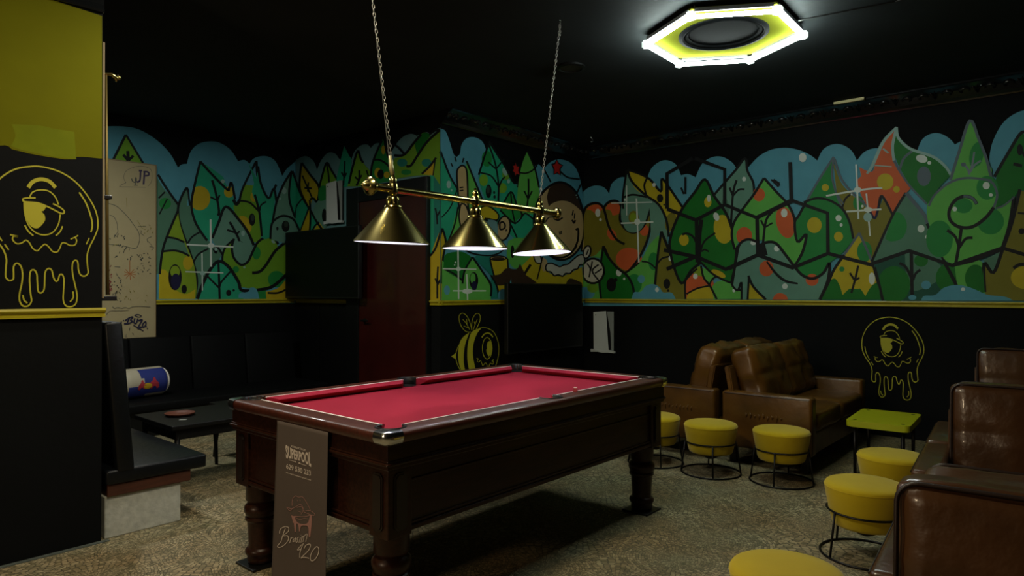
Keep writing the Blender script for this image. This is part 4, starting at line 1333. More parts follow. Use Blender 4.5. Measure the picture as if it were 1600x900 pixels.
def sheets(label, loc, rz, w, h):
    """two sheets of paper, the front one hanging askew, over a black backing with a small ledge"""
    t = thing('paper_sheets', label, 'paper', loc, rz)
    obj('backing', bx(-w / 2, w / 2, -.012, 0, 0, h, .002), 'black_plastic', t)
    bm = nb()
    pts = [(-w / 2 + .01, .01), (w / 2 - .065, .012), (w / 2 - .10, h + .01), (-w / 2 + .005, h - .005)]
    prism(bm, pts, 0, .003)
    for v in bm.verts:
        v.co = Vector((v.co.x, -.022 - v.co.z, v.co.y))
    obj('sheet', bm, 'paper', t)
    bm = nb()
    prism(bm, [(w / 2 - .03, .0), (w / 2, .0), (w / 2 + .002, h + .005), (w / 2 - .095, h + .005), (w / 2 - .045, h * .5)], 0, .002)
    for v in bm.verts:
        v.co = Vector((v.co.x, -.0125 - v.co.z, v.co.y))
    obj('sheet', bm, 'paper_grey', t)
    bm = nb()
    pts = [(-w / 2 - .03, -.012), (-w / 4, -.006), (0, -.014), (w / 4, -.008), (w / 2 + .02, -.012), (w / 2 + .02, .012), (w * .3, .02), (0, .012), (-w / 2 - .03, .022)]
    prism(bm, pts, 0, .03)
    for v in bm.verts:
        v.co = Vector((v.co.x, -v.co.z - .005, v.co.y))
    obj('torn_edge', bm, 'paper', t)
    bm = nb()
    lathe(bm, [(.007, 0), (.006, .004), (.001, .006)], 10, (-w / 2 + .04, -.025, h - .04), 'y')
    for v in bm.verts:
        v.co.y = -.05 - v.co.y
    obj('pin', bm, 'black_plastic', t)
    return t


a = hit_x(944, 549, XR)
sheets('white sheet of paper hanging on the black right wall beside the screen', (XR - .001, a.y, a.z), -pi / 2, .285, .475)
a = hit_x(526, 348, XD - .14)
sheets('pale sheet of paper on the painted wall left of the red door', (XD - .0175, hit_x(526, 348, XD).y, hit_x(526, 348, XD).z), -pi / 2, .30, .455)

# ---- white board covered in pen marks
BY = YF - .055
b0, b1 = hit_y(150, 258, BY), hit_y(243, 259, BY)
bot = hit_y(243, 530.5, BY).z
brd = thing('whiteboard', 'tall white board covered in pen tags beside the left wall', 'board', (b1.x, YF, bot))
W0 = b1.x - max(b0.x, XA + .02)
TOP = b1.z - bot
obj('panel', bx(-W0, 0, -.055, -.002, 0, TOP, .003), 'board_white', brd)
obj('edge', bx(0, .012, -.052, -.002, 0, TOP, .002), 'board_edge', brd)
obj('edge', bx(-W0, .012, -.053, -.002, TOP, TOP + .012, .002), 'board_edge', brd)
s_w = Surface('y', BY, 120, 242.5, step=0.00004)
pw = Painter([s_w])
pw.prefix = ''
pw.crop(160, 250, 9)
for q, w in (([(512, 150), (560, 152)], 2.8), ([(537, 150), (530, 270), (510, 305), (482, 308)], 2.8), ([(575, 165), (625, 165), (652, 185), (645, 215), (590, 222)], 2.8), ([(592, 165), (585, 260), (578, 345)], 3.0)):
    pw.line('pen_purple', q, w)
    pw.line('pen_navy', q, w * .3)
pw.line('pen_grey', [(410, 260), (425, 300), (470, 322)], 1.6); pw.line('pen_grey', [(468, 325), (468, 355)], 1.4); pw.line('pen_grey', [(440, 355), (500, 356)], 1.3); pw.ell('pen_grey', 470, 278, 14, 38)
pw.line('pen_grey', [(332, 320), (305, 270), (305, 210), (340, 150), (430, 105), (520, 85), (620, 100), (690, 150), (690, 300), (640, 370)], .55)
pw.line('pen_grey', [(332, 320), (240, 373), (400, 380), (610, 385)], .7)
pw.line('pen_grey', [(60, 608), (180, 640), (280, 720), (380, 830), (430, 900), (500, 1000), (525, 1100), (500, 1200), (455, 1245), (310, 1215), (60, 1180)], .9)
pw.line('pen_grey', [(100, 775), (160, 800), (205, 890), (210, 960), (215, 1010), (160, 1090)], .8)
pw.line('pen_olive', [(340, 530), (345, 660)], 1.0); pw.line('pen_olive', [(490, 850), (520, 900), (560, 960), (610, 980)], .8)
pw.crop(160, 340, 9)
for an in (-90, -45, -20, 10, 40, 85, 130, 165, 200, 225):
    l = 190 if an == -90 else 85
    pw.line('pen_orange', [(385, 790), (385 + l * cos(radians(an)), 790 + l * sin(radians(an)))], 1.0, False)
pw.line('pen_grey', [(690, 268), (630, 300), (640, 350)], .9); pw.line('pen_grey', [(660, 410), (720, 420), (690, 460)], .9); pw.line('pen_grey', [(640, 330), (700, 400)], .6)
pw.line('pen_grey', [(520, 190), (550, 185), (540, 220), (580, 250)], .8); pw.line('pen_grey', [(500, 120), (610, 120)], .6)
pw.line('pen_grey', [(170, 690), (250, 695)], 1.0); pw.line('pen_olive', [(140, 400), (200, 380), (260, 395)], 1.0)
random.seed(3)
for (x0, x1, y0, y1, n, m) in ((180, 420, 380, 600, 16, 'pen_grey'), (490, 680, 500, 800, 26, 'pen_grey'), (110, 290, 800, 1180, 22, 'pen_grey'), (90, 120, 620, 1150, 24, 'pen_red'),
                               (300, 640, 1000, 1180, 10, 'pen_olive'), (560, 720, 80, 220, 6, 'pen_olive'), (110, 330, 230, 290, 8, 'pen_grey')):
    for i in range(n):
        x, y = random.uniform(x0, x1), random.uniform(y0, y1)
        pw.line(m, [(x, y), (x + random.uniform(-16, 16), y + random.uniform(-22, 22)), (x + random.uniform(-22, 22), y + random.uniform(-26, 26))], random.uniform(.6, 1.1))
pw.crop(160, 430, 8.567)
for q, w in (([(300, 610), (360, 570), (405, 560), (375, 600), (398, 618), (350, 645), (285, 650)], 2.3), ([(362, 560), (325, 650)], 2.3), ([(432, 575), (418, 632), (450, 640), (472, 578)], 2.4),
             ([(475, 612), (530, 598), (482, 690), (540, 690)], 2.4), ([(560, 625), (535, 665), (545, 695), (575, 670), (580, 630), (560, 625)], 2.2), ([(425, 535), (470, 525), (520, 545), (480, 560), (425, 535)], 1.1),
             ([(410, 668), (470, 700), (545, 745)], 1.5), ([(460, 712), (510, 722)], 1.2), ([(365, 700), (360, 740)], .8), ([(400, 770), (412, 790)], .8)):
    pw.line('pen_navy', q, w)
for x, y in ((250, 627), (280, 605), (582, 685), (600, 712), (110, 620), (208, 757)):
    pw.ell('pen_navy', x, y, 9)
pw.line('pen_grey', [(130, 420), (160, 440), (200, 430), (260, 440), (300, 430), (350, 440), (410, 420), (500, 415), (640, 425)], .7); pw.line('pen_grey', [(50, 530), (100, 480), (250, 475), (350, 465)], .6)
for i in range(14):
    x, y = random.uniform(190, 330), random.uniform(760, 850)
    pw.line('pen_grey', [(x, y), (x + random.uniform(-16, 16), y + random.uniform(-16, 16)), (x + random.uniform(-18, 18), y + random.uniform(-18, 18))], .5)
mk = s_w.build('pen_marks', brd)
mk.matrix_parent_inverse = Matrix.Translation(-brd.location)
mk['label'] = 'pen tags and scribbles'

# ---- rack with a brass rod on the end of the left wall
rk = thing('wall_rack', 'narrow wooden wall rack with brass rod at the end of the left wall', 'rack', (XA, YL + .06, 1.27))
HR = 1.20
obj('back_strip', bx(.0005, .012, -.055, -.012, 0, HR + .15, .003), 'board_edge', rk)
bm = nb()
tube(bm, [(.045, .0, .02), (.040, .0, HR * .5), (.034, .0, HR)], [.009, .008, .006], 10)
obj('rod', bm, 'rod_brass', rk, smooth=True)
obj('ledge', bx(.0005, .075, -.05, .05, -.012, .012, .003), 'black_plastic', rk)
obj('clip', bx(.0005, .06, -.02, .02, .53, .55, .003), 'black_plastic', rk)
bm = nb()
tube(bm, [(.001, 0, HR - .01), (.03, 0, HR), (.06, 0, HR + .004), (.085, 0, HR - .012), (.082, 0, HR - .03)], [.006, .008, .012, .013, .006], 8)
lathe(bm, [(.004, 0), (.012, .006), (.014, .014), (.010, .024), (.003, .028)], 12, (.095, 0, HR - .018))
obj('hook', bm, 'brass', rk, smooth=True)
obj('black_strip', bx(.0005, .02, .012, .06, .012, HR * .7, .003), 'black_plastic', rk)

# ---- hook in the ceiling near the corner, dark ceiling speaker, small brass bar under the cornice
hk = nb()
p = hit_z(923, 214, CEIL - .03)
tube(hk, [(0, 0, 0), (0, 0, -.03), (.012, -.012, -.05), (.02, -.02, -.07), (.008, -.01, -.085), (-.006, .006, -.078)], .0035, 6)
o = obj('ceiling_hook', hk, 'chrome', None, smooth=True, loc=(p.x, p.y, CEIL))
tag(o, 'small metal hook in the black ceiling above the right-hand corner', 'hook')
p = hit_z(892, 110, CEIL - .03)
t = thing('ceiling_spot', 'round black spot fitting on the ceiling right of the lamp chain', 'ceiling light', (p.x, p.y, CEIL))
obj('rim', lathe(nb(), [(.11, 0), (.11, -.014), (.09, -.02), (.085, -.012)], 28, cap=False), 'black_gloss', t, smooth=False)
obj('insert', lathe(nb(), [(.088, -.002), (.088, -.011), (.03, -.012)], 24), 'black_plastic', t)
p0, p1 = hit_x(1303, 160, XR - .2), hit_x(1351, 154.5, XR - .2)
t = thing('brass_bar', 'short brass bar fitting at the cornice of the right wall', 'fitting', ((p0.x + p1.x) / 2, (p0.y + p1.y) / 2, p0.z))
ll = abs(p0.y - p1.y) / 2
obj('bar', bx(-.016, .016, -ll, ll, -.026, .016, .004), 'brass_dull', t)
obj('bracket', bx(-.01, .01, -.03, .03, .02, CEIL - p0.z - .0005, .002), 'black_metal', t)

# ---------------------------------------------------------------- hexagon of light tubes
HC, HRAD, HZ, HA = Vector((4.253, 1.846, 0)), .496, 2.965, radians(121.5)
hx = thing('hexagon_light', 'glowing hexagon of white tubes on the ceiling round a black disc', 'ceiling light', (HC.x, HC.y, CEIL))
dz = HZ - CEIL
V = [Vector((HRAD * cos(HA + i * pi / 3), HRAD * sin(HA + i * pi / 3), 0)) for i in range(6)]
# yellow panel: hexagon with a round hole
bm = nb()
hp = [v * 1.0 for v in V]
outer_lo = [bm.verts.new((v.x, v.y, dz + .045)) for v in hp]
RH = .275
n = 48
inn = [bm.verts.new((RH * cos(HA + 2 * pi * i / n), RH * sin(HA + 2 * pi * i / n), dz + .045)) for i in range(n)]
for s in range(6):
    a, b = outer_lo[s], outer_lo[(s + 1) % 6]
    arc = [inn[(s * 8 + i) % n] for i in range(9)]
    for i in range(8):
        if i < 4:
            bm.faces.new((a, arc[i + 1], arc[i]))
        else:
            bm.faces.new((b, arc[i + 1], arc[i]))
    bm.faces.new((a, b, arc[4]))
r = bmesh.ops.extrude_face_region(bm, geom=bm.faces[:])
for v in [g for g in r['geom'] if isinstance(g, bmesh.types.BMVert)]:
    v.co.z += .012
obj('panel', bm, 'panel_yellow', hx)
bm = nb()
lathe(bm, [(RH + .012, dz + .045), (RH + .012, dz + .036), (RH - .012, dz + .030), (RH - .022, dz + .036), (RH - .022, dz + .046), (RH - .035, dz + .040), (RH - .05, dz + .040), (RH - .052, dz + .052), (RH - .07, dz + .05)], 48, cap=False)
obj('disc_ring', bm, 'disc_black', hx, auto=40)
obj('disc', lathe(nb(), [(RH - .06, dz + .058), (RH - .06, dz + .05), (.05, dz + .049)], 40), 'disc_black', hx)
for i in range(6):
    a, b = V[i], V[(i + 1) % 6]
    d = (b - a).normalized()
    nr = Vector((d.y, -d.x, 0))
    if nr.dot(a) < 0:
        nr = -nr
    L = (b - a).length
    tb = nb()
    tube(tb, [a + d * .014 + Vector((0, 0, dz)), b - d * .014 + Vector((0, 0, dz))], .0125, 12)
    to = obj('light_tube', tb, 'tube_light', hx, smooth=True)
    # batten behind the tube
    bb = nb()
    box(bb, -L / 2 + .02, L / 2 - .02, -.007, .007, dz + .026, dz + .050, .002)
    obj('batten', bb, 'batten', hx, loc=(a + b) / 2 + nr * .004, rot=(0, 0, atan2(d.y, d.x)))
    cp = nb()
    rr = HA + i * pi / 3
    box(cp, -.020, .022, -.022, .022, dz - .019, dz + .028, .005)
    box(cp, .020, .032, -.016, .016, dz - .012, dz + .020, .003)
    obj('corner_clip', cp, 'tube_clip', hx, loc=(V[i].x, V[i].y, 0), rot=(0, 0, rr))
for q in (1, 3, 5):
    bm = nb()
    tube(bm, [V[q] * .9 + Vector((0, 0, dz + .05)), V[q] * .9 + Vector((0, 0, -.001))], .004, 6)
    obj('hanger', bm, 'tube_clip', hx)
bm = nb()
e = hit_z(1400, 2, CEIL - .006) - Vector((HC.x, HC.y, CEIL))
far = hit_z(1600, -60, CEIL - .006) - Vector((HC.x, HC.y, CEIL))
st = hit_z(1236, 34, CEIL - .03) - Vector((HC.x, HC.y, CEIL))
tube(bm, [st, st * .8 + e * .2, e, far], .005, 6)
obj('cable', bm, 'black_plastic', hx)


# ---------------------------------------------------------------- pool table
TC = Vector((2.596, 2.542, 0))
TH = EYE - .5136                       # top of the wooden rail
IL, IW = .965, .513                    # half size inside the rail
OL, OW = 1.064, .612                   # half size outside
pt = thing('pool_table', 'dark wooden pool table with a red cloth', 'pool table', (TC.x, TC.y, 0))
PR = .052                              # pocket radius
pockets = [(-IL - .004, -IW - .004), (0, -IW - .022), (IL + .004, -IW - .004), (IL + .004, IW + .004), (0, IW + .022), (-IL - .004, IW + .004)]


def inner_loop():
    """inside edge of the wooden rail with the pocket bites"""
    pts = []

    def arc(cx, cy, a0, a1):
        for i in range(11):
            a = radians(a0 + (a1 - a0) * i / 10)
            pts.append((cx + PR * cos(a), cy + PR * sin(a)))
    # clockwise seen from above is not needed; walk counter-clockwise
    arc(pockets[0][0], pockets[0][1], 95, 355)
    arc(pockets[1][0], pockets[1][1], 155, 385)
    arc(pockets[2][0], pockets[2][1], 185, 445)
    arc(pockets[3][0], pockets[3][1], 275, 535)
    arc(pockets[4][0], pockets[4][1], -25, 205)
    arc(pockets[5][0], pockets[5][1], 5, 265)
    return pts


inner = inner_loop()
outer = []
for (sx, sy, a0) in ((-1, -1, 180), (1, -1, 270), (1, 1, 0), (-1, 1, 90)):
    for i in range(7):
        a = radians(a0 + 90 * i / 6)
        outer.append((sx * (OL - .035) + .035 * cos(a), sy * (OW - .035) + .035 * sin(a)))


def inset(pts, d):
    return [((abs(x) - d) * (1 if x > 0 else -1), (abs(y) - d) * (1 if y > 0 else -1)) for x, y in pts]


bm = nb()
rings = []
for d, z in ((.016, TH), (.006, TH - .003), (.001, TH - .010), (0, TH - .019), (.001, TH - .030), (.005, TH - .040), (.010, TH - .046), (.030, TH - .048)):
    rings.append([bm.verts.new((x, y, z)) for x, y in inset(outer, d)])
for a, b in zip(rings, rings[1:]):
    for i in range(len(a)):
        bm.faces.new((a[i], a[(i + 1) % len(a)], b[(i + 1) % len(a)], b[i]))
it = [bm.verts.new((x, y, TH)) for x, y in inner]
ib = [bm.verts.new((x, y, TH - .048)) for x, y in inner]
for i in range(len(it)):
    bm.faces.new((it[i], it[(i + 1) % len(it)], ib[(i + 1) % len(it)], ib[i]))
o2 = inset(outer, .016)
tr = tessellate_polygon([[Vector((x, y, 0)) for x, y in o2], [Vector((x, y, 0)) for x, y in inner]])
allv = rings[0] + it
for t in tr:
    try:
        bm.faces.new([allv[i] for i in t])
    except ValueError:
        pass
top_rail = obj('top_rail', bm, 'wood_rail', pt, auto=40)

# bed of the table, a slab under the red cloth
BZ = TH - .042
bm = nb()
box(bm, -IL - .05, IL + .05, -IW - .05, IW + .05, BZ - .028, BZ)
obj('cloth_bed', bm, 'cloth_red', pt)
# cushions: six noses, cloth-covered, each ending short of the pockets
CG, MG = .075, .062


def cushion(p, q, nrm):
    p, q, nrm = Vector((p[0], p[1], 0)), Vector((q[0], q[1], 0)), Vector((nrm[0], nrm[1], 0))
    t = (q - p).normalized()
    prof = [(0, TH - .001), (.012, TH - .002), (.040, TH - .009), (.050, TH - .013), (.048, TH - .018), (.014, BZ + .001), (0, BZ + .001)]
    bm = nb()
    A, B = [], []
    for d, z in prof:
        cut = d * .9
        A.append(bm.verts.new(p + t * cut + nrm * d + Vector((0, 0, z))))
        B.append(bm.verts.new(q - t * cut + nrm * d + Vector((0, 0, z))))
    n = len(prof)
    for i in range(n):
        bm.faces.new((A[i], A[(i + 1) % n], B[(i + 1) % n], B[i]))
    bm.faces.new(A[::-1])
    bm.faces.new(B)
    c = obj('cushion', bm, 'cloth_red', pt)
    bm = nb()
    for d, w, z in ((-.004, .0075, TH + .0006),):
        a0, a1 = p + nrm * d, q + nrm * d
        vs = [bm.verts.new((a0.x, a0.y, z)), bm.verts.new((a1.x, a1.y, z)), bm.verts.new((a1.x + nrm.x * w, a1.y + nrm.y * w, z)), bm.verts.new((a0.x + nrm.x * w, a0.y + nrm.y * w, z))]
        bm.faces.new(vs)
    r = bmesh.ops.extrude_face_region(bm, geom=bm.faces[:])
    for v in [g for g in r['geom'] if isinstance(g, bmesh.types.BMVert)]:
        v.co.z -= .004
    obj('white_strip', bm, 'white_line', c)


cushion((-IL + CG - .02, -IW), (-MG + .012, -IW), (0, 1)); cushion((MG - .012, -IW), (IL - CG + .02, -IW), (0, 1))
cushion((-IL + CG - .02, IW), (-MG + .012, IW), (0, -1)); cushion((MG - .012, IW), (IL - CG + .02, IW), (0, -1))
cushion((-IL, -IW + CG - .02), (-IL, IW - CG + .02), (1, 0)); cushion((IL, -IW + CG - .02), (IL, IW - CG + .02), (-1, 0))

for i, (cx, cy) in enumerate(pockets):
    bm = nb()
    if i in (1, 4):
        a0, a1 = (155, 385) if i == 1 else (-25, 205)
    else:
        a0 = {0: 95, 2: 185, 3: 275, 5: 5}[i]
        a1 = a0 + 260
    prof = [(PR - .001, TH - .046), (PR - .001, TH + .001), (PR + .002, TH + .004), (PR + .008, TH + .004), (PR + .010, TH + .001), (PR + .010, TH - .002)]
    prev = None
    for k in range(19):
        a = radians(a0 + (a1 - a0) * k / 18)
        ring = [bm.verts.new((cx + r * cos(a), cy + r * sin(a), z)) for r, z in prof]
        if prev:
            for j in range(len(prof) - 1):
                bm.faces.new((prev[j], prev[j + 1], ring[j + 1], ring[j]))
        prev = ring
    po = obj('pocket', bm, 'black_plastic', pt, auto=50)
    bm = nb()
    lathe(bm, [(PR + .002, BZ + .0012), (PR + .002, BZ + .0020), (.01, BZ + .0020)], 24, (cx, cy, 0))
    obj('pocket_disc', bm, 'black_plastic', po)  # black disc over the bed stands for the dark inside the pocket

# chrome corner caps
for sx in (-1, 1):
    for sy in (-1, 1):
        bm = nb()
        q = []
        e = .0025
        prof = [(.030, TH + .0022), (.010, TH + .0018), (.002, TH - .002), (-e, TH - .012), (-e - .001, TH - .024), (0, TH - .036), (.006, TH - .046), (.014, TH - .051)]
        path = []
        for u in (.062, .035):
            path.append(('y', u))
        ring_all = []
        for d, z in prof:
            R = .035
            pts = [(-OL + d, -OW + .078)]
            for k in range(7):
                a = radians(180 + 90 * k / 6)
                rr = max(R - d, .004)
                pts.append((-OL + R + rr * cos(a), -OW + R + rr * sin(a)))
            pts.append((-OL + .078, -OW + d))
            ring_all.append([bm.verts.new((-sx * -1 * x if False else x, y, z)) for x, y in pts])
        for a, b in zip(ring_all, ring_all[1:]):
            for k in range(len(a) - 1):
                bm.faces.new((a[k], a[k + 1], b[k + 1], b[k]))
        # tongue reaching the pocket
        tg = [bm.verts.new((x, y, TH + .0024)) for x, y in ((-OL + .030, -OW + .078), (-OL + .052, -OW + .064), (-OL + .064, -OW + .052), (-OL + .078, -OW + .030))]
        bm.faces.new(ring_all[0] + tg[::-1])
        if sx > 0:
            for v in bm.verts:
                v.co.x = -v.co.x
        if sy > 0:
            for v in bm.verts:
                v.co.y = -v.co.y
        obj('corner_cap', bm, 'chrome', pt, auto=35)

# cabinet
CL, CW = OL - .034, OW - .034          # half size of the corner posts
ZB = .385
bm = nb()
box(bm, -OL + .022, OL - .022, -OW + .022, OW - .022, TH - .145, TH - .0475, .004)
obj('fascia', bm, 'wood_dark', pt)
bm = nb()
box(bm, -OL + .012, OL - .012, -OW + .012, OW - .012, TH - .128, TH - .116, .005)
box(bm, -OL + .018, OL - .018, -OW + .018, OW - .018, TH - .116, TH - .108, .003)
obj('moulding', bm, 'wood_dark', pt)
for (x0, x1, y0, y1) in ((-CL + .015, -CL + .05, -CW + .1, CW - .1), (CL - .05, CL - .015, -CW + .1, CW - .1), (-CL + .1, CL - .1, -CW + .015, -CW + .05), (-CL + .1, CL - .1, CW - .05, CW - .015)):
    pn = obj('side_panel', bx(x0, x1, y0, y1, ZB + .012, TH - .145, .002), 'wood_dark', pt)
    lx, ly = x1 - x0, y1 - y0
    bm = nb()
    if lx < ly:
        xs = x0 if x0 < 0 else x1
        s = -1 if x0 < 0 else 1
        box(bm, min(xs, xs + s * .012), max(xs, xs + s * .012), y0, y1, ZB + .012, ZB + .030, .003)
        box(bm, min(xs, xs + s * .006), max(xs, xs + s * .006), y0, y1, ZB + .034, ZB + .044, .002)
    else:
        ys = y0 if y0 < 0 else y1
        s = -1 if y0 < 0 else 1
        box(bm, x0, x1, min(ys, ys + s * .012), max(ys, ys + s * .012), ZB + .012, ZB + .030, .003)
        box(bm, x0, x1, min(ys, ys + s * .006), max(ys, ys + s * .006), ZB + .034, ZB + .044, .002)
        box(bm, x0, x1, min(ys, ys + s * .006), max(ys, ys + s * .006), TH - .21, TH - .20, .002)
    obj('bead', bm, 'wood_dark', pn)
obj('underside', bx(-CL + .05, CL - .05, -CW + .05, CW - .05, ZB + .03, ZB + .045), 'wood_black', pt)
for sx in (-1, 1):
    for sy in (-1, 1):
        x0, x1 = sorted((sx * CL, sx * (CL - .115)))
        y0, y1 = sorted((sy * CW, sy * (CW - .115)))
        po = obj('corner_post', bx(x0, x1, y0, y1, ZB, TH - .145, .004), 'wood_dark', pt)
        zc, hh, ww = (ZB + TH - .145) / 2 + .005, .108, .030
        for ax in ('x', 'y'):
            bm = nb()
            c = .014
            pts = [(-ww, -hh + c), (-ww + c, -hh), (ww - c, -hh), (ww, -hh + c), (ww, hh - c), (ww - c, hh), (-ww + c, hh), (-ww, hh - c)]
            prism(bm, pts, -.001, .005)
            prism(bm, [(x * .78, y * .93) for x, y in pts], .004, .009)
            for v in bm.verts:
                u, w, d = v.co.x, v.co.y, v.co.z
                if ax == 'x':
                    v.co = Vector((sx * (CL + d), sy * (CW - .0575) + u, zc + w))
                else:
                    v.co = Vector((sx * (CL - .0575) + u, sy * (CW + d), zc + w))
            obj('plaque', bm, 'wood_black', po)
        lx, ly = sx * (CL - .085), sy * (CW - .085)
        lb = nb()
        prof = [(.050, .010), (.060, .016), (.064, .030), (.062, .045), (.070, .056), (.074, .066), (.070, .078), (.059, .086), (.057, .10), (.060, .16), (.063, .205), (.066, .212), (.073, .218), (.073, .228),
                (.066, .232), (.072, .245), (.078, .262), (.076, .280), (.066, .292), (.060, .298), (.064, .306), (.070, .312), (.070, ZB + .02)]
        lathe(lb, prof, 28, (lx, ly, 0))
        lg = obj('leg', lb, 'wood_dark', pt, auto=45)
        obj('foot_plate', bx(lx - .085, lx + .085, ly - .085, ly + .085, 0.0, .0105, .002), 'black_plastic', lg)

# ---- cloth banner hanging from the short end
BXP = TC.x - OL + .004
y_a, y_b = 2.689, 2.304
bn = thing('table_banner', 'brown printed cloth banner hanging from the short end of the pool table', 'banner', (BXP, (y_a + y_b) / 2, 0))
NX, NZ = 26, 44
bm = nb()
zt, zb = TH - .046, .03
gr = []


def cloth_x(u, v):
    w = .004 * sin(u * 9 + v * 2) * v + .006 * sin(u * 4.3 + 1) * v
    return -.012 * v - w * .35 - .008 * (abs(2 * u - 1) ** 6) * v


def on_cloth(p):
    v = (zt - p.z) / (zt - zb)
    u = .5 * (1 - (p.y - (y_a + y_b) / 2) / ((y_a - y_b) / 2) / (1 + .03 * v))
    return cloth_x(u, v)


for j in range(NZ + 1):
    row = []
    for i in range(NX + 1):
        u, v = i / NX, j / NZ
        z = zt + (zb - zt) * v
        yy = (y_a - y_b) / 2 * (1 - 2 * u) * (1 + .03 * v)
        row.append(bm.verts.new((cloth_x(u, v), yy, z)))
    gr.append(row)
for j in range(NZ):
    for i in range(NX):
        bm.faces.new((gr[j][i], gr[j][i + 1], gr[j + 1][i + 1], gr[j + 1][i]))
r = bmesh.ops.extrude_face_region(bm, geom=bm.faces[:])
for v in [g for g in r['geom'] if isinstance(g, bmesh.types.BMVert)]:
    v.co.x += .0016
obj('cloth', bm, 'banner_cloth', bn, smooth=True)
INV = Matrix.Translation(-bn.location)
PX = BXP - .008


def plane_b(px, py):
    p = hit_x(px, py, PX)
    p.x = BXP + on_cloth(p) - .0008
    return p


def lay_on_cloth(sf):
    for p in sf.v:
        p.x = BXP + on_cloth(p) - .0008 + (p.x - PX)


def put_text(body, TL, TR, BR, BL, name, arch=0.0, bold=0.012):
    o = text_mesh(body, quadmap(TL, TR, BR, BL, plane_b, arch), name, 'banner_print', bn, bold)
    o.matrix_parent_inverse = INV
    return o


put_text('SUPERPOOL', (444.2, 694.2), (484.0, 705.8), (484.5, 730.6), (445.8, 717.3), 'lettering', 5.0, .035)
put_text('RECREATIVOS', (453.0, 695.8), (475.5, 702.4), (475.5, 705.6), (453.0, 698.8), 'lettering')
put_text('629 530 233', (446.0, 724.5), (484.0, 735.8), (484.0, 744.2), (446.2, 732.4), 'lettering')
put_text('recreativossuperpool.com', (446.0, 737.2), (484.4, 749.0), (484.4, 752.4), (446.2, 740.0), 'lettering')
s_n = Surface('x', PX, step=.00003)
pn_ = Painter([s_n])
pn_.prefix = ''
pn_.crop(430, 765, 7.493)
pn_.fill('banner_pink', [(175, 255, 1), (190, 300), (240, 312, 1), (235, 345), (270, 390), (340, 405), (385, 380), (405, 300, 1), (426, 300, 1), (424, 420), (412, 560, 1), (395, 550, 1), (385, 440), (345, 420), (302, 430), (290, 490, 1),
                         (280, 490, 1), (270, 420), (250, 400), (243, 495, 1), (230, 495, 1), (218, 395), (208, 390), (200, 350)])
for q, w in (([(195, 190), (198, 120), (230, 75), (270, 90), (310, 85), (345, 125), (390, 200), (412, 255)], .7), ([(135, 205), (190, 222), (240, 200), (290, 175), (322, 210), (330, 250), (400, 245), (460, 285), (435, 302), (330, 260)], .7),
             ([(135, 205), (170, 245), (210, 215)], .7), ([(230, 310), (330, 316), (420, 298)], .7), ([(250, 210), (300, 200), (325, 240), (300, 290)], .7), ([(255, 120), (262, 140)], .6), ([(285, 118), (290, 138)], .6),
             ([(245, 330), (290, 350), (340, 335), (390, 345)], .5), ([(260, 250), (300, 265)], .5)):
    pn_.line('banner_pink', q, w)
lay_on_cloth(s_n)
o = s_n.build('emblem', bn)
o.matrix_parent_inverse = INV
o['label'] = 'printed dripping-mouth emblem'
s_n = Surface('x', PX, step=.00003)
pn_.s = [s_n]
pn_.crop(430, 765, 7.493)
for q, w in (([(62, 510), (72, 460), (120, 432), (160, 445), (155, 490), (100, 540), (150, 538), (158, 590), (115, 645), (65, 672), (45, 655), (85, 600)], 1.0), ([(125, 450), (100, 530), (82, 600)], 1.0),
             ([(190, 555), (175, 625)], .9), ([(182, 590), (200, 560), (215, 565)], .9), ([(225, 570), (210, 605), (225, 605), (245, 560), (240, 612)], .9), ([(280, 555), (258, 575), (268, 600), (248, 622)], .9),
             ([(298, 560), (282, 622)], .9), ([(302, 535), (305, 530)], .9), ([(318, 540), (305, 620)], .9), ([(308, 590), (330, 545), (340, 550), (328, 612)], .9), ([(340, 545), (355, 530), (378, 522), (362, 610)], .8),
             ([(318, 640), (275, 690), (270, 705), (310, 695)], 1.0), ([(335, 625), (300, 720), (295, 795)], 1.1), ([(345, 685), (365, 650), (400, 635), (418, 650), (395, 710), (312, 795), (345, 788), (405, 802)], 1.1),
             ([(482, 668), (440, 720), (418, 790), (432, 832), (470, 815), (505, 760), (516, 700), (500, 668), (482, 668)], 1.1)):
    pn_.line('banner_print', q, w)
lay_on_cloth(s_n)
o = s_n.build('lettering', bn)
o.matrix_parent_inverse = INV
o['label'] = 'printed script name and number'
s_n = Surface('x', PX, step=.00003)
pn_.s = [s_n]
pn_.crop(435, 685, 12)
pn_.line('banner_print', [(185, 405), (250, 420), (320, 450)], .7); pn_.line('banner_print', [(385, 470), (450, 495), (510, 515)], .7); pn_.ell('banner_print', 305, 440, 14, 12); pn_.ell('banner_print', 380, 465, 18, 14)
lay_on_cloth(s_n)
o = s_n.build('divider', bn)
o.matrix_parent_inverse = INV

# ---- cube of chalk on the rail
p = hit_z(899, 612, TH)
c = thing('chalk', 'small red cube of chalk on the near rail of the pool table', 'chalk', (p.x, p.y, TH), .5)
bm = nb()
box(bm, -.011, .011, -.011, .011, .0005, .021, .002)
obj('cube', bm, 'chalk_red', c)
obj('tip', lathe(nb(), [(.0085, .0205), (.0085, .0225), (.006, .0218)], 14), 'white_line', c)

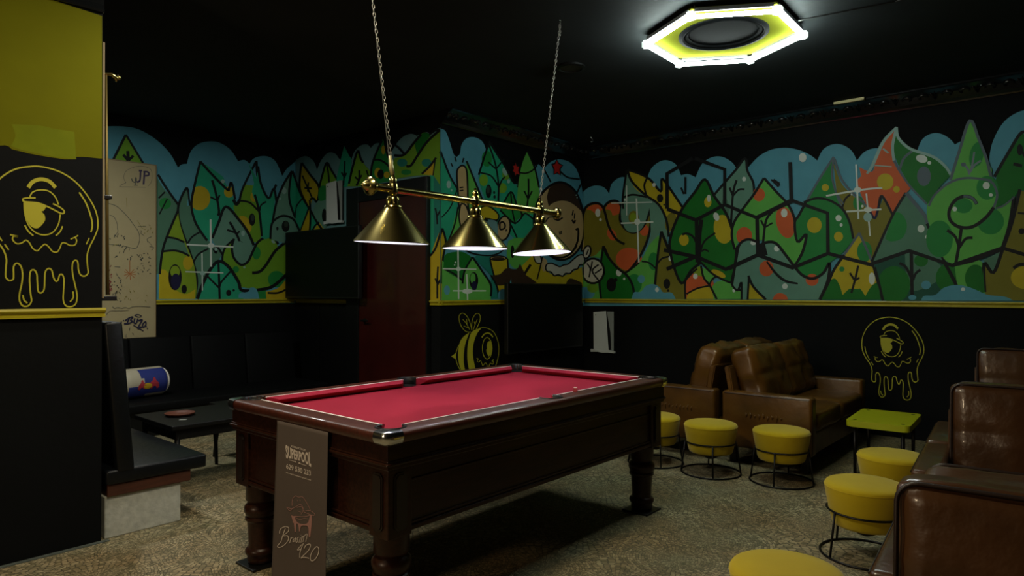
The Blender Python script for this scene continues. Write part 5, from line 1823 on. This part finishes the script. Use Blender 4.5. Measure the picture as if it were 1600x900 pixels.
# ---------------------------------------------------------------- brass lamp over the table
LZ = 1.797
lamp = thing('billiard_lamp', 'brass three-shade lamp hanging on two chains over the pool table', 'lamp', (TC.x, TC.y, CEIL))
L0, L1 = -.655, .738
bz = LZ - CEIL
obj('bar', lathe(nb(), [(.0185, L0), (.0185, L1)], 18, (0, 0, bz), 'x'), 'brass', lamp, auto=40)
for s, l in ((-1, L0), (1, L1)):
    bm = nb()
    prof = [(.013, -.012), (.018, -.010), (.018, 0), (.027, .003), (.034, .012), (.034, .020), (.027, .028), (.020, .032), (.012, .046), (.006, .052), (.001, .054)]
    k = 1.3 if s < 0 else 1.05
    lathe(bm, [(r * k, z * k) for r, z in prof], 22, (0, 0, 0), 'x')
    for v in bm.verts:
        v.co = Vector((l + s * v.co.x, v.co.y, v.co.z + bz))
    obj('end_cap', bm, 'brass', lamp, auto=30)
for i, sx in enumerate((-.541, .026, .592)):
    # neck, shade and the parts that carry them
    bm = nb()
    lathe(bm, [(.020, bz + .028), (.0235, bz + .022), (.0235, bz - .018), (.018, bz - .024), (.012, bz - .03)], 20, (sx, 0, 0))
    obj('clamp', bm, 'brass', lamp, auto=35)
    bm = nb()
    lathe(bm, [(.013, bz - .028), (.024, bz - .034), (.030, bz - .042), (.031, bz - .074), (.028, bz - .080)], 36, (sx, 0, 0), ripple=(.06, 12))
    obj('neck', bm, 'brass', lamp, auto=50)
    bm = nb()
    lathe(bm, [(.028, bz - .078), (.042, bz - .080), (.044, bz - .086), (.036, bz - .090)], 28, (sx, 0, 0))
    obj('collar', bm, 'brass', lamp, auto=40)
    bm = nb()
    r0, r1, zt_, zb_ = .040, .178, bz - .088, bz - .250
    lathe(bm, [(r0, zt_), (r1, zb_), (r1 + .0025, zb_ - .003), (r1 + .002, zb_ - .007), (r1 - .002, zb_ - .007)], 64, (sx, 0, 0), cap=False)
    sh = obj('shade', bm, 'brass', lamp, auto=30)
    bm = nb()
    lathe(bm, [(.012, zt_ - .006), (r0 - .004, zt_ - .006), (r1 - .004, zb_ - .004), (r1 - .0015, zb_ - .0068)], 48, (sx, 0, 0), cap=True)
    # open underside: drop the lower cap
    low = max(bm.faces, key=lambda f: len(f.verts) * 10 - f.calc_center_median().z)
    big = [f for f in bm.faces if len(f.verts) > 6 and f.calc_center_median().z < zb_ + .02]
    bmesh.ops.delete(bm, geom=big, context='FACES_ONLY')
    obj('shade_lining', bm, 'white_enamel', sh, smooth=True)
    bm = nb()
    lathe(bm, [(.012, bz - .10), (.014, bz - .125), (.026, bz - .150), (.030, bz - .170), (.024, bz - .192), (.010, bz - .202)], 18, (sx, 0, 0))
    obj('bulb', bm, 'bulb', sh, smooth=True)
    tilt = radians((3.2, .6, -3.4)[i])
    piv = Vector((sx, 0, bz - .06))
    sh.rotation_euler = (tilt, 0, 0)
    sh.location = piv - Matrix.Rotation(tilt, 3, 'X') @ piv
    l = bpy.data.lights.new('lamp_bulb_light', 'POINT')
    l.energy = BULB_POWER
    l.color = (.96, .96, 1.0)
    l.shadow_soft_size = .03
    lo = bpy.data.objects.new('lamp_bulb_light', l)
    COL.objects.link(lo)
    lo.parent = lamp
    lo.location = (sx, 0, bz - .225)
    if i == 1:
        bm = nb()
        lathe(bm, [(.010, bz + .026), (.016, bz + .032), (.018, bz + .044), (.012, bz + .056), (.007, bz + .060), (.009, bz + .068), (.003, bz + .074)], 18, (sx, 0, 0))
        obj('finial', bm, 'brass', lamp, auto=40)


def chain(pts, name='chain', ln=.024, wr=.0016, wd=.0055):
    """oval links along a path, each turned a quarter against the last"""
    bm = nb()
    a, b = Vector(pts[0]), Vector(pts[1])
    d = (b - a)
    n = int(d.length / (ln * .78))
    t = d.normalized()
    u = t.orthogonal().normalized()
    w = t.cross(u)
    for i in range(n):
        c = a + d * ((i + .5) / n)
        s = u if i % 2 else w
        ring = []
        for k in range(10):
            an = 2 * pi * k / 10
            ring.append(c + t * (ln / 2 * cos(an)) + s * (wd * sin(an)))
        tube(bm, ring, wr, 5, closed=True)
    o = obj(name, bm, 'steel_chain', lamp, smooth=True)
    o['kind'] = 'stuff'


zc = bz + .075
for sx, dx in ((-.541, -.715), (.592, .795)):
    bm = nb()
    lathe(bm, [(.013, bz + .026), (.018, bz + .030), (.018, bz + .050), (.014, bz + .056), (.008, bz + .060), (.008, bz + .070), (.004, bz + .074)], 18, (sx, 0, 0))
    tube(bm, ringpts(.009, 0, 14), .0022, 6, closed=True)
    for v in bm.verts:
        if v.co.z > -.5:
            v.co = Vector((sx + v.co.x, 0 + v.co.z, bz + .080 + v.co.y))
    obj('hanger', bm, 'brass', lamp, auto=40)
    chain([(sx, 0, bz + .085), (dx, 0, -.045)])
    bm = nb()
    tube(bm, [(dx, 0, -.0005), (dx, 0, -.028)], .003, 6)
    tube(bm, [(dx + .010 * cos(2 * pi * i / 12), 0, -.038 + .010 * sin(2 * pi * i / 12)) for i in range(12)], .0022, 5, closed=True)
    obj('eye_hook', bm, 'chrome', lamp)
# spare length of chain on the right hook, thin flex beside the left chain
chain([(.797, .006, -.052), (.800, .004, -.125)], ln=.02)
bm = nb()
tube(bm, [(-.541, .01, bz + .03), (-.552, .012, bz + .12), (-.60, .016, bz + .5), (-.66, .02, bz + .95), (-.70, .02, -.001)], .0022, 6)
obj('flex', bm, 'pen_grey', lamp, smooth=True)
bm = nb()
tube(bm, [(-.541, .004, bz + .07), (-.549, .003, bz + .10), (-.556, .003, bz + .16)], [.011, .012, .008], 10)
obj('chain_bundle', bm, 'brass_dull', lamp, smooth=True)


# ---------------------------------------------------------------- yellow stools
def make_stool(label, loc, rz):
    t = thing('stool', label, 'stool', loc, rz, 'yellow stools')
    bm = nb()
    prof = [(.138, .150), (.148, .153), (.155, .165), (.165, .21), (.180, .290), (.187, .335), (.186, .346), (.179, .356), (.160, .363), (.10, .368), (.03, .370)]
    lathe(bm, prof, 40)
    s = obj('seat', bm, 'stool_cloth', t, smooth=True)
    bm = nb()
    tube(bm, ringpts(.1865, .340, 40), .0022, 5, closed=True)
    obj('seam', bm, 'stool_cloth', s, smooth=True)
    bm = nb()
    tube(bm, ringpts(.176, .225, 40), .0055, 8, closed=True)
    obj('upper_ring', bm, 'black_metal', t, smooth=True)
    bm = nb()
    tube(bm, ringpts(.208, .0062, 40), .0062, 8, closed=True)
    obj('base_ring', bm, 'black_metal', t, smooth=True)
    for i in range(4):
        a = pi / 2 * i + .4
        bm = nb()
        tube(bm, [(.178 * cos(a), .178 * sin(a), .226), (.206 * cos(a), .206 * sin(a), .008)], .0058, 8)
        obj('leg', bm, 'black_metal', t, smooth=True)
    bm = nb()
    lathe(bm, [(.02, .10), (.045, .112), (.05, .13), (.13, .149)], 16)
    obj('underside', bm, 'black_plastic', t)
    return t


def floor_pt(px, py):
    p = hit_z(px, py, 0)
    return (p.x, p.y, 0)


for label, (px, py), rz in (
        ('yellow stool half hidden behind the far right corner of the pool table', (1024, 722), .3),
        ('yellow stool standing before the gap between the two back-to-back sofas', (1110.5, 738), .1),
        ('yellow stool before the sofa arm nearest the lime table', (1221, 752), -.3),
        ('yellow stool right in front of another stool, its whole front frame showing', (1353, 868), .55),
        ('yellow stool squeezed between the lime table and the stool before it', (1395, 806), .2),
        ('nearest yellow stool, cut off by the bottom of the picture', (1229, 1052), .1)):
    make_stool(label, floor_pt(px, py), rz)


# ---------------------------------------------------------------- leather sofas
def make_sofa(label, loc, rz, leather, W=1.47, ztop=.86, zarm=.55, depth=.66, backs=2, lean=.17, seed=0.0, soft=1.0, piped=True, fw=.03, group='brown leather sofas'):
    """local frame: looks along +x, back at x = 0, width along y"""
    t = thing('sofa', label, 'sofa', loc, rz, group)
    A = .115
    obj('base', bx(.03, depth - .02, -W / 2 + A * .5, W / 2 - A * .5, .13, .29, .015), leather, t)
    for s in (-1, 1):
        y0, y1 = sorted((s * W / 2, s * (W / 2 - A)))
        bm = bx(0.0, depth, y0, y1, .13, zarm, .022, 4)
        ar = obj('arm', bm, leather, t, auto=60)
        bm = nb()
        for zz in (zarm - .016,):
            yo = s * (W / 2 + .0005)
            tube(bm, [(.02, yo, zz), (depth - .02, yo, zz)], .003, 6)
            tube(bm, [(depth + .0005, s * (W / 2 - .016), .15), (depth + .0005, s * (W / 2 - .016), zarm - .02)], .003, 6)
        obj('piping', bm, 'piping', ar)
        bm = nb()
        for q in range(9):
            x = depth * .28 + q * .032
            tube(bm, [(x, s * (W / 2 - .0025), .40 + .012 * sin(q * 2.1)), (x + .010, s * (W / 2 + .002), .385), (x + .004, s * (W / 2 - .003), .355 + .014 * sin(q * 3.3))], [.002, .0085, .002], 6)
        obj('pleats', bm, leather, ar, smooth=True)
    bm = nb()
    w2 = W / 2 - fw
    pts = [(.085, .29), (.125, .29), (.045, .73), (.005, .73)]
    prism(bm, pts, -w2, w2)
    for v in bm.verts:
        v.co = Vector((v.co.x, v.co.z, v.co.y))
    bmesh.ops.recalc_face_normals(bm, faces=bm.faces)
    bmesh.ops.bevel(bm, geom=bm.edges[:], offset=.008, segments=2, affect='EDGES')
    obj('back_frame', bm, leather, t)
    cw = (W - 2 * A) / backs
    for i in range(backs):
        y = -W / 2 + A + cw * (i + .5)
        bm = puffy(cw - .008, depth - .11, .15, .035, 12, .012, .003, False, seed + i, .004)
        for v in bm.verts:
            v.co = Vector((v.co.z, v.co.y, v.co.x))
        obj('seat_cushion', bm, leather, t, smooth=True, loc=(.115 + (depth - .11) / 2, y, .365))
        h = ztop - .42
        bm = puffy(cw - .006, h, .165, .032 + .014 * (soft - 1), 18, .022 * soft, .020 * soft, True, seed + i * 3.1, .0045 * soft * soft)
        c = obj('back_cushion', bm, leather, t, smooth=True, loc=(.155, y, .43 + h / 2), rot=(0, -lean, 0))
        bm = nb()
        hh, wh, bl = h / 2, (cw - .006) / 2, .022 * soft
        for vert in (True, False):
            pts = []
            for q in range(13):
                g = -.86 + 1.72 * q / 12
                xs = .0825 + bl * sqrt(1 - g * g) - .020 * soft + .0015
                pts.append((xs, 0, g * hh) if vert else (xs, g * wh, 0))
            tube(bm, pts, .0035, 5)
        obj('seam', bm, 'piping', c, smooth=True)
        for xx in ((.083, -.083) if piped else ()):
            bm = nb()
            tube(bm, roundrect(cw - .014, h - .008, .045, xx), .0058, 6, closed=True)
            obj('piping', bm, 'piping', c, smooth=True)
    for sx in (.06, depth - .07):
        for sy in (-W / 2 + .09, W / 2 - .09):
            obj('leg', bx(sx - .025, sx + .025, sy - .025, sy + .025, 0, .132, .004), 'wood_black', t)
    return t


make_sofa('brown leather sofa facing the lime table, back to back with another', (5.685, 2.165, 0), -pi / 2, 'leather', seed=1, lean=.30, soft=1.6, piped=False)
make_sofa('brown leather sofa turned towards the corner screen, behind the pool table corner', (5.685, 2.225, 0), pi / 2, 'leather', seed=5, lean=.30, soft=1.6, piped=False)
RT = .08                               # the right-hand row stands a little askew
make_sofa('nearest dark leather sofa, cut off by the lower right corner', (2.03, -.245, 0), pi + RT, 'leather_dark', seed=9, ztop=.85, lean=.12, fw=.10)
make_sofa('dark leather sofa facing away, hidden behind the nearest one but for an arm', (2.07, -.265, 0), RT, 'leather_dark', seed=11, ztop=.80, lean=.12, fw=.10)
make_sofa('dark leather sofa, second from the front on the right side', (3.99, -.085, 0), pi + RT, 'leather_dark', seed=13, ztop=.86, lean=.12, fw=.10)
make_sofa('dark leather sofa facing the right wall, behind the second one on the right', (4.03, -.080, 0), RT, 'leather_dark', seed=17, ztop=.82, lean=.12, fw=.10)
make_sofa('farthest dark leather sofa on the right, near the right wall', (6.31, .067, 0), pi + RT, 'leather_dark', seed=21, ztop=.87, lean=.12, fw=.10)

# ---------------------------------------------------------------- lime table
ZT = .385
c0, c1, c2 = hit_z(1321, 656, ZT), hit_z(1411.6, 671, ZT), hit_z(1348, 638, ZT)
ex = (c1 - c0); ey = (c2 - c0)
lt = thing('side_table', 'low lime-yellow table with dark corner holes by the right wall', 'table', (c0.x, c0.y, 0), atan2(ey.y, ey.x))
TW, TD = ey.length, ex.length
bm = nb()
pts = []
R = .035
for (cx, cy, a0) in ((R, -R, 90), (R, -TD + R, 180), (TW - R, -TD + R, 270), (TW - R, -R, 0)):
    for i in range(6):
        a = radians(a0 + 90 * i / 5)
        pts.append((cx + R * cos(a), cy + R * sin(a)))
prism(bm, pts, ZT - .045, ZT)
bmesh.ops.bevel(bm, geom=[e for e in bm.edges if abs(e.verts[0].co.z - e.verts[1].co.z) < 1e-6], offset=.004, segments=2, affect='EDGES')
obj('table_top', bm, 'lime_plastic', lt, auto=40)
for x in (.06, TW - .06):
    for y in (-.05, -TD + .05):
        bm = nb()
        lathe(bm, [(.013, ZT - .002), (.013, ZT + .0015), (.008, ZT + .0015)], 14, (x, y, 0))
        obj('hole_disc', bm, 'black_plastic', lt)  # raised black disc stands for the dark of a corner hole
        bm = nb()
        tube(bm, [(x, y, ZT - .044), (x, y, 0)], [.014, .011], 10)
        obj('leg', bm, 'black_metal', lt, smooth=True)

# ---------------------------------------------------------------- alcove: benches, blocks, low tables
b1_ = thing('bench', 'black padded bench on a concrete block beside the left wall', 'bench', (XA, YL, 0))
# seat runs back along the alcove wall; its near end faces the camera
obj('seat_pad', bx(.02, .545, -.015, 2.30, .285, .362, .014, 3), 'black_leather', b1_, auto=60)
bm = bx(0, .085, -.02, 2.30, 0, .80, .014, 3)
for v in bm.verts:
    v.co.x += (.80 - v.co.z) * .08
    v.co.z += .345
obj('backrest', bm, 'black_leather', b1_, auto=60, loc=(.008, 0, 0))
obj('plank', bx(.03, .46, .0, 2.3, .222, .2845, .004), 'plank', b1_)
for i, y in enumerate((.015, 1.1, 2.0)):
    cb = obj('concrete_block', bx(XA + .02, XA + .41, YL + y, YL + y + .19, 0, .2215, .005), 'concrete')
    tag(cb, ('grey concrete block under the near end of the bench', 'grey concrete block under the middle of the bench', 'grey concrete block under the far end of the bench')[i], 'block')

SB = YF - .95                       # front edge of the seat along the far wall
b2 = thing('bench', 'long black bench along the far wall below the white board', 'bench', (XA + .65, YF, 0))
obj('seat_pad', bx(.0, 2.35, -.95, -.30, .235, .31, .014, 3), 'black_leather_dull', b2, auto=60)
obj('base', bx(.03, 2.3, -.86, -.30, .0, .236), 'black_gloss', b2)
b3 = thing('padded_backrest', 'row of black padded backrest panels along the far wall', 'backrest', (XA + .65, YF, 0))
for i in range(4):
    bm = bx(.0 + i * .59, .585 + i * .59, -.30, -.20, .0, .66, .016, 3)
    for v in bm.verts:
        v.co.y += v.co.z * .14
        v.co.z += .19
    obj('panel', bm, 'black_leather_dull', b3, auto=60)

# can-shaped cushion lying on the far bench
p0, p1 = hit_z(192, 628, .31), hit_z(262, 618, .31)
pc = (p0 + p1) / 2
Lc, Rc = (p1 - p0).length * 1.12, .138
cu = thing('cushion', 'can-shaped cushion in blue and silver on the far bench', 'cushion', (pc.x, pc.y + Rc, .31 + Rc), atan2(p1.y - p0.y, p1.x - p0.x))
bm = nb()
k_ = Rc / .118
prof = [(.078, .004), (.094, .010), (.098, .03), (.118, .055)] + [(.118, Lc * f) for f in (.2, .3, .36, .42, .48, .54, .6, .7, .8)] + [(.118, Lc - .055), (.10, Lc - .03), (.094, Lc - .010), (.078, Lc - .004)]
prof = [(r * k_, z) for r, z in prof]
lathe(bm, prof, 48, (-Lc / 2, 0, 0), 'x')
for f in bm.faces:
    c = f.calc_center_median()
    an = atan2(c.z, -c.y)          # 0 faces the camera, + is up
    end = abs(c.x) > Lc / 2 - .05
    if end:
        f.material_index = 1
    elif c.x < -.04 + max(an, -.6) * -.03:
        f.material_index = 1 if an > -.1 else 0
    else:
        f.material_index = 1 if (an < -.75 or an > 1.15) else 0
obj('cover', bm, ['pillow_blue', 'pillow_silver'], cu, smooth=True)
for xx in (-Lc / 2 + .028, Lc / 2 - .028):
    bm = nb()
    tube(bm, [(xx, (.101 * k_) * cos(2 * pi * i / 28), (.101 * k_) * sin(2 * pi * i / 28)) for i in range(28)], .005, 6, closed=True)
    obj('piping', bm, 'white_line', cu, smooth=True)


def on_can(u, an):
    return Vector((u, -(Rc + .001) * cos(an), (Rc + .001) * sin(an)))


def can_patch(pts, m, name):
    bm = nb()
    tr = tessellate_polygon([[Vector((a, b, 0)) for a, b in pts]])
    lo = [bm.verts.new(on_can(a, b / Rc)) for a, b in pts]
    hi = [bm.verts.new(on_can(a, b / Rc) * 1.0 + Vector((0, -.003 * cos(b / Rc), .003 * sin(b / Rc)))) for a, b in pts]
    for t in tr:
        bm.faces.new([hi[i] for i in t])
    for i in range(len(pts)):
        bm.faces.new((lo[i], lo[(i + 1) % len(pts)], hi[(i + 1) % len(pts)], hi[i]))
    obj(name, bm, m, cu)


can_patch([(-.01 + .040 * cos(2 * pi * i / 16), -.02 + .028 * sin(2 * pi * i / 16)) for i in range(16)], 'pillow_gold', 'emblem_sun')
bull = [(.0, .0), (.02, .012), (.03, .035), (.045, .03), (.05, .012), (.075, -.01), (.08, -.04), (.06, -.05), (.05, -.03), (.03, -.028), (.015, -.045), (.0, -.04), (.01, -.02), (-.01, -.01)]
can_patch([(.015 + x * 1.1, .008 + y * 1.3) for x, y in bull], 'pillow_red', 'emblem_bull')
can_patch([(-.03 - x * .9, .0 + y * 1.1) for x, y in bull], 'pillow_red', 'emblem_bull')

# low black tables in the alcove


def low_table(label, x0, x1, y0, y1, h, splay=.03):
    t = thing('low_table', label, 'table', ((x0 + x1) / 2, (y0 + y1) / 2, 0))
    w, d = (x1 - x0) / 2, (y1 - y0) / 2
    obj('table_top', bx(-w, w, -d, d, h - .03, h, .006), 'table_black', t)
    obj('apron', bx(-w + .04, w - .04, -d + .04, d - .04, h - .10, h - .03), 'table_black', t)
    for sx in (-1, 1):
        for sy in (-1, 1):
            bm = nb()
            tube(bm, [(sx * (w - .06), sy * (d - .06), h - .04), (sx * (w - .06 + splay), sy * (d - .06 + splay), 0)], [.018, .012], 10)
            obj('leg', bm, 'table_black', t, smooth=True)
    return t


low_table('low black table with a brown dish before the bench', 1.80, 2.40, 4.42, 5.05, .45)
low_table('low black table behind the left corner of the pool table', 2.44, 2.95, 4.75, 5.30, .43)
p = hit_z(281, 649, .45)
d = nb()
lathe(d, [(.05, .0), (.085, .004), (.094, .014), (.097, .020), (.092, .020), (.082, .010), (.03, .007)], 28, ripple=(.03, 9))
o = obj('dish', d, 'dish_brown', None, smooth=True, loc=(p.x, p.y, .45))
tag(o, 'flat reddish-brown dish on the low black table', 'dish')
p = hit_z(286, 656, .45)
o = obj('paper_slip', bx(-.022, .022, -.012, .012, 0, .003), 'paper_grey', None, loc=(p.x, p.y, .45), rot=(0, 0, -.7))
tag(o, 'small pale slip of paper next to the brown dish', 'paper')
